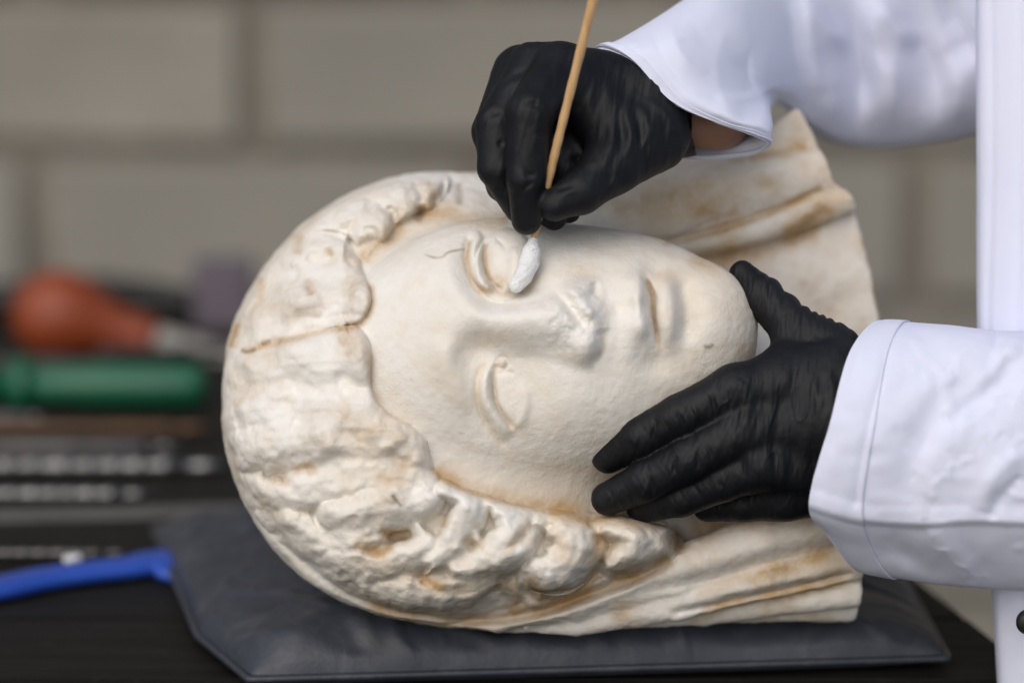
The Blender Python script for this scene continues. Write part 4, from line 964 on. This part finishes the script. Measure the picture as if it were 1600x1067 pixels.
def build_coat():
    # sleeve on the steadying arm (nearer)
    H = raster()
    stroke(H, [(1240, 780), (1340, 810), (1440, 818), (1520, 813), (1640, 818)], (26, 8), [6, 9, 12, 10, 9], 0.05, 't')
    stroke(H, [(1600, 560), (1540, 610), (1470, 650), (1430, 720), (1420, 800)], (22, 34), [-4, -14, -16, -12, -4], 0.1); stroke(H, [(1600, 520), (1560, 560), (1520, 610), (1460, 650)], 14, [10, 12, 8, 3], 0.1)
    stroke(H, [(1600, 700), (1550, 750), (1530, 800)], 16, [8, 10, 4], 0.1); stroke(H, [(1600, 740), (1565, 775), (1545, 812)], 9, -7, 0.1); stroke(H, [(1455, 815), (1480, 860), (1520, 905)], 20, [4, 12, 10], 0.2); stroke(H, [(1380, 830), (1420, 870), (1480, 908)], 16, [-3, -10, -6], 0.2)
    stroke(H, [(1400, 505), (1376, 600), (1352, 700), (1338, 800)], (3, 9), -4, 0.05)
    blob(H, 1350, 620, 50, 90, 6, 15); stroke(H, [(1560, 505), (1556, 545), (1536, 590)], 10, -7, 0.2)
    a, b, xx, yy = _win(1250, 1740, 480, 940); H[a, b] += fbm(xx/70, yy/70, xx*0+6, 3) * 6; rg = np.abs(fbm((xx + 0.6*yy)/90, (yy - 0.6*xx)/50, xx*0+21, 3)); H[a, b] += np.clip(0.10 - rg, 0, 1) * 34 * sstep(1395, 1450, xx)
    H = blur(H, 1)
    S1 = loft([[(1376, 503, 110), (1330, 548, 205), (1296, 665, 252), (1264, 785, 225), (1290, 830, 165), (1342, 890, 90), (1378, 850, 10), (1400, 700, -30), (1400, 560, 10)],
               [(1400, 502, 110), (1364, 545, 218), (1336, 665, 264), (1312, 790, 238), (1330, 850, 172), (1372, 898, 90), (1400, 850, 5), (1420, 700, -40), (1420, 560, 5)],
               [(1480, 508, 110), (1470, 540, 222), (1460, 665, 276), (1455, 795, 252), (1460, 870, 180), (1480, 914, 90), (1490, 850, -10), (1500, 700, -60), (1490, 560, -10)],
               [(1600, 516, 110), (1600, 550, 220), (1600, 675, 275), (1600, 800, 260), (1600, 880, 190), (1600, 922, 90), (1600, 850, -20), (1600, 700, -70), (1600, 560, -20)],
               [(1760, 480, 100), (1780, 540, 220), (1800, 690, 280), (1800, 820, 260), (1790, 890, 190), (1780, 930, 90), (1770, 850, -20), (1760, 700, -70), (1750, 540, -20)]], 216, 26, H, hem=34)
    o = make_obj('sleeve', *S1[:2], m_cloth); ho = make_obj('hem', *S1[2:], m_cloth)
    # sleeve on the swab arm (farther)
    H2 = raster()
    for p, wd, h in (([(1040, 20), (1062, 80), (1110, 135)], (20, 14), 9), ([(1225, -40), (1236, 50), (1252, 130), (1285, 215)], (16, 34), -26), ([(1190, 50), (1168, 100), (1182, 150), (1225, 190)], (14, 24), -18), ([(1326, -40), (1338, 60), (1346, 130), (1330, 225)], (14, 36), -26), ([(1415, -40), (1442, 60), (1462, 120), (1466, 200)], (14, 34), -24),
                     ([(1240, -30), (1290, 40), (1340, 90)], (10, 26), 16), ([(1350, -30), (1400, 40), (1440, 80)], (10, 24), 14), ([(1460, -30), (1500, 50), (1530, 110)], (12, 26), -18), ([(1385, 60), (1396, 140), (1380, 215)], 22, 14), ([(1290, 80), (1304, 150), (1290, 215)], 22, 14), ([(1110, 150), (1160, 156), (1206, 144)], (7, 16), 10), ([(1490, 80), (1500, 150), (1490, 205)], 20, 12)):
        stroke(H2, p, tuple(2.0 * q for q in wd) if isinstance(wd, tuple) else 2.0 * wd, h * 1.5, 0.4, 't')
    a, b, xx, yy = _win(920, 1700, -150, 260); H2[a, b] += fbm(xx/60, yy/60, xx*0+16, 3) * 4
    H2 = blur(H2, 1)
    S2 = loft([[(932, 74, 60), (985, 92, 112), (1048, 158, 132), (1120, 192, 126), (1176, 210, 104), (1203, 225, 62), (1160, 243, 0), (1044, 238, -36), (955, 130, -10)],
               [(975, 58, 40), (1030, 70, 108), (1085, 135, 128), (1150, 178, 116), (1196, 190, 82), (1206, 202, 36), (1176, 212, -30), (1090, 190, -80), (990, 90, -40)],
               [(1075, -5, -70), (1120, 5, 0), (1168, 80, 10), (1202, 132, -60), (1208, 146, -130), (1214, 158, -200), (1206, 160, -240), (1150, 110, -240), (1085, 20, -170)],
               [(1190, -95, -270), (1230, -60, -225), (1275, 40, -235), (1300, 130, -285), (1306, 192, -340), (1310, 222, -400), (1290, 205, -460), (1250, 80, -520), (1200, -60, -420)],
               [(1400, -140, -390), (1405, -70, -310), (1420, 50, -310), (1430, 140, -345), (1432, 200, -390), (1434, 226, -450), (1420, 205, -520), (1405, 80, -570), (1400, -80, -490)],
               [(1640, -170, -380), (1640, -100, -290), (1640, 30, -290), (1640, 120, -310), (1640, 165, -350), (1640, 186, -410), (1640, 170, -480), (1640, 60, -530), (1640, -110, -470)]], 216, 26, H2, hem=9)
    o2 = make_obj('sleeve', *S2[:2], m_cloth); ho2 = make_obj('hem', *S2[2:], m_cloth)
    # front of the coat, hanging past the table end
    H3 = raster()
    for x0, h, wd in ((1548, -2.5, (3, 8)), (1594, -3, (3, 10))): stroke(H3, [(x0, -120), (x0 + 5, 200), (x0 - 3, 560), (x0 + 8, 1000)], wd, h, 0.05)
    def ring(py, cx, rx, rw, wc):
        l = cx - rx
        return [(l + 14, py, -140), (l, py, -10), (l + 30, py, 40), (l + 130, py, 90), (l + 300, py, 150), (l + 500, py, 90), (l + 560, py, -150), (l + 300, py, -320), (l + 60, py, -250)]
    S3 = loft([ring(-420, 1830, 290, 300, -130), ring(-60, 1826, 300, 290, -100), ring(250, 1822, 296, 280, -70), ring(520, 1824, 297, 270, -60), ring(800, 1842, 305, 260, -50), ring(960, 1862, 310, 260, -50), ring(1300, 1890, 320, 270, -50)], 160, 16, H3)
    o3 = make_obj('coat_front', *S3, m_cloth)
    coat = tag(empty('lab_coat', person.location), 'white cotton coat with wide sleeves'); coat.parent = person; coat.location = (0, 0, 0)
    for q in (o, o2, o3, ho, ho2): q.parent = coat; q.location = -Vector(person.location)
    # a dark button on the coat edge
    p = to_world(up(1608, 972, 112)); bt = lathe('button', [(0, 0.0002), (0, 0.0055), (0.5, 0.006), (1, 0.0045), (1, 0.0002)], p + np.array([0.0, 0.003, 0]), p + np.array([0, -0.0025, 0]), m_black, None); bt.parent = coat; bt.location = -Vector(person.location)
build_coat()

# ------------------------------------------------------------------ cotton swab
def build_swab():
    m, nt, b = nodes('birch_stick'); v = coords(nt, (60, 60, 6)); n = noise_n(nt, 6, 5, 0.6, v)
    nt.links.new(ramp(nt, n, [(0.3, (0.50, 0.29, 0.12)), (0.7, (0.66, 0.43, 0.21))]), b.inputs['Base Color']); b.inputs['Roughness'].default_value = 0.6
    bump(nt, b, n, 0.3, 0.0006)
    a = to_world(up(829, 392, 150)); mid = to_world(up(857, 280, 187)); t = to_world(up(942, -60, 300))
    root = tag(empty('cotton_swab', tuple(to_world(up(810, 445, 165)))), 'thin wooden stick with cotton wound on its end, held at the eye', 'swab')
    c = crom([list(a) + [0.0014], list(mid) + [0.0021], list(to_world(up(884, 172, 223))) + [0.0020], list(t) + [0.0022]], 14)
    Vs = []; th = np.linspace(0, 2*np.pi, 14, endpoint=False); d = np.gradient(c[:, :3], axis=0); d /= np.linalg.norm(d, axis=1)[:, None]
    for i in range(len(c)):
        u = np.cross(d[i], [0, 1, 0]); u /= np.linalg.norm(u); w = np.cross(d[i], u); r = c[i, 3] * (1 + 0.05 * math.sin(i * 1.7))
        Vs.append(c[i, :3] + r * (np.cos(th)[:, None] * u + np.sin(th)[:, None] * w))
    Vs = np.vstack(Vs); Q = []
    for i in range(len(c) - 1):
        i0 = np.arange(14); i1 = (i0 + 1) % 14; Q.append(np.stack([i*14+i0, i*14+i1, (i+1)*14+i1, (i+1)*14+i0], 1))
    adopt(make_obj('stick', Vs, np.vstack(Q), m, None, False), root)
    v = Vol(up(785, 470, 90), up(855, 365, 230), 1.2)
    v.chain([(833, 376, 156, 7), (830, 394, 160, 13), (827, 411, 164, 14.5), (818, 430, 166, 13.5), (809, 443, 166, 11), (806, 447, 166, 10)], 5)
    V, Q = v.mesh(); V = smooth_mesh(V, Q, 4); V, Q = subdiv(V, Q); N = normals(V, Q); x, y, z = V.T.astype(np.float32)
    V = V + N * (fbm((x + 0.6*y)/16, (y - 0.6*x)/4, z/6, 2) * 0.8)[:, None]
    adopt(make_obj('cotton_tip', V, Q, m_cotton), root)
build_swab()
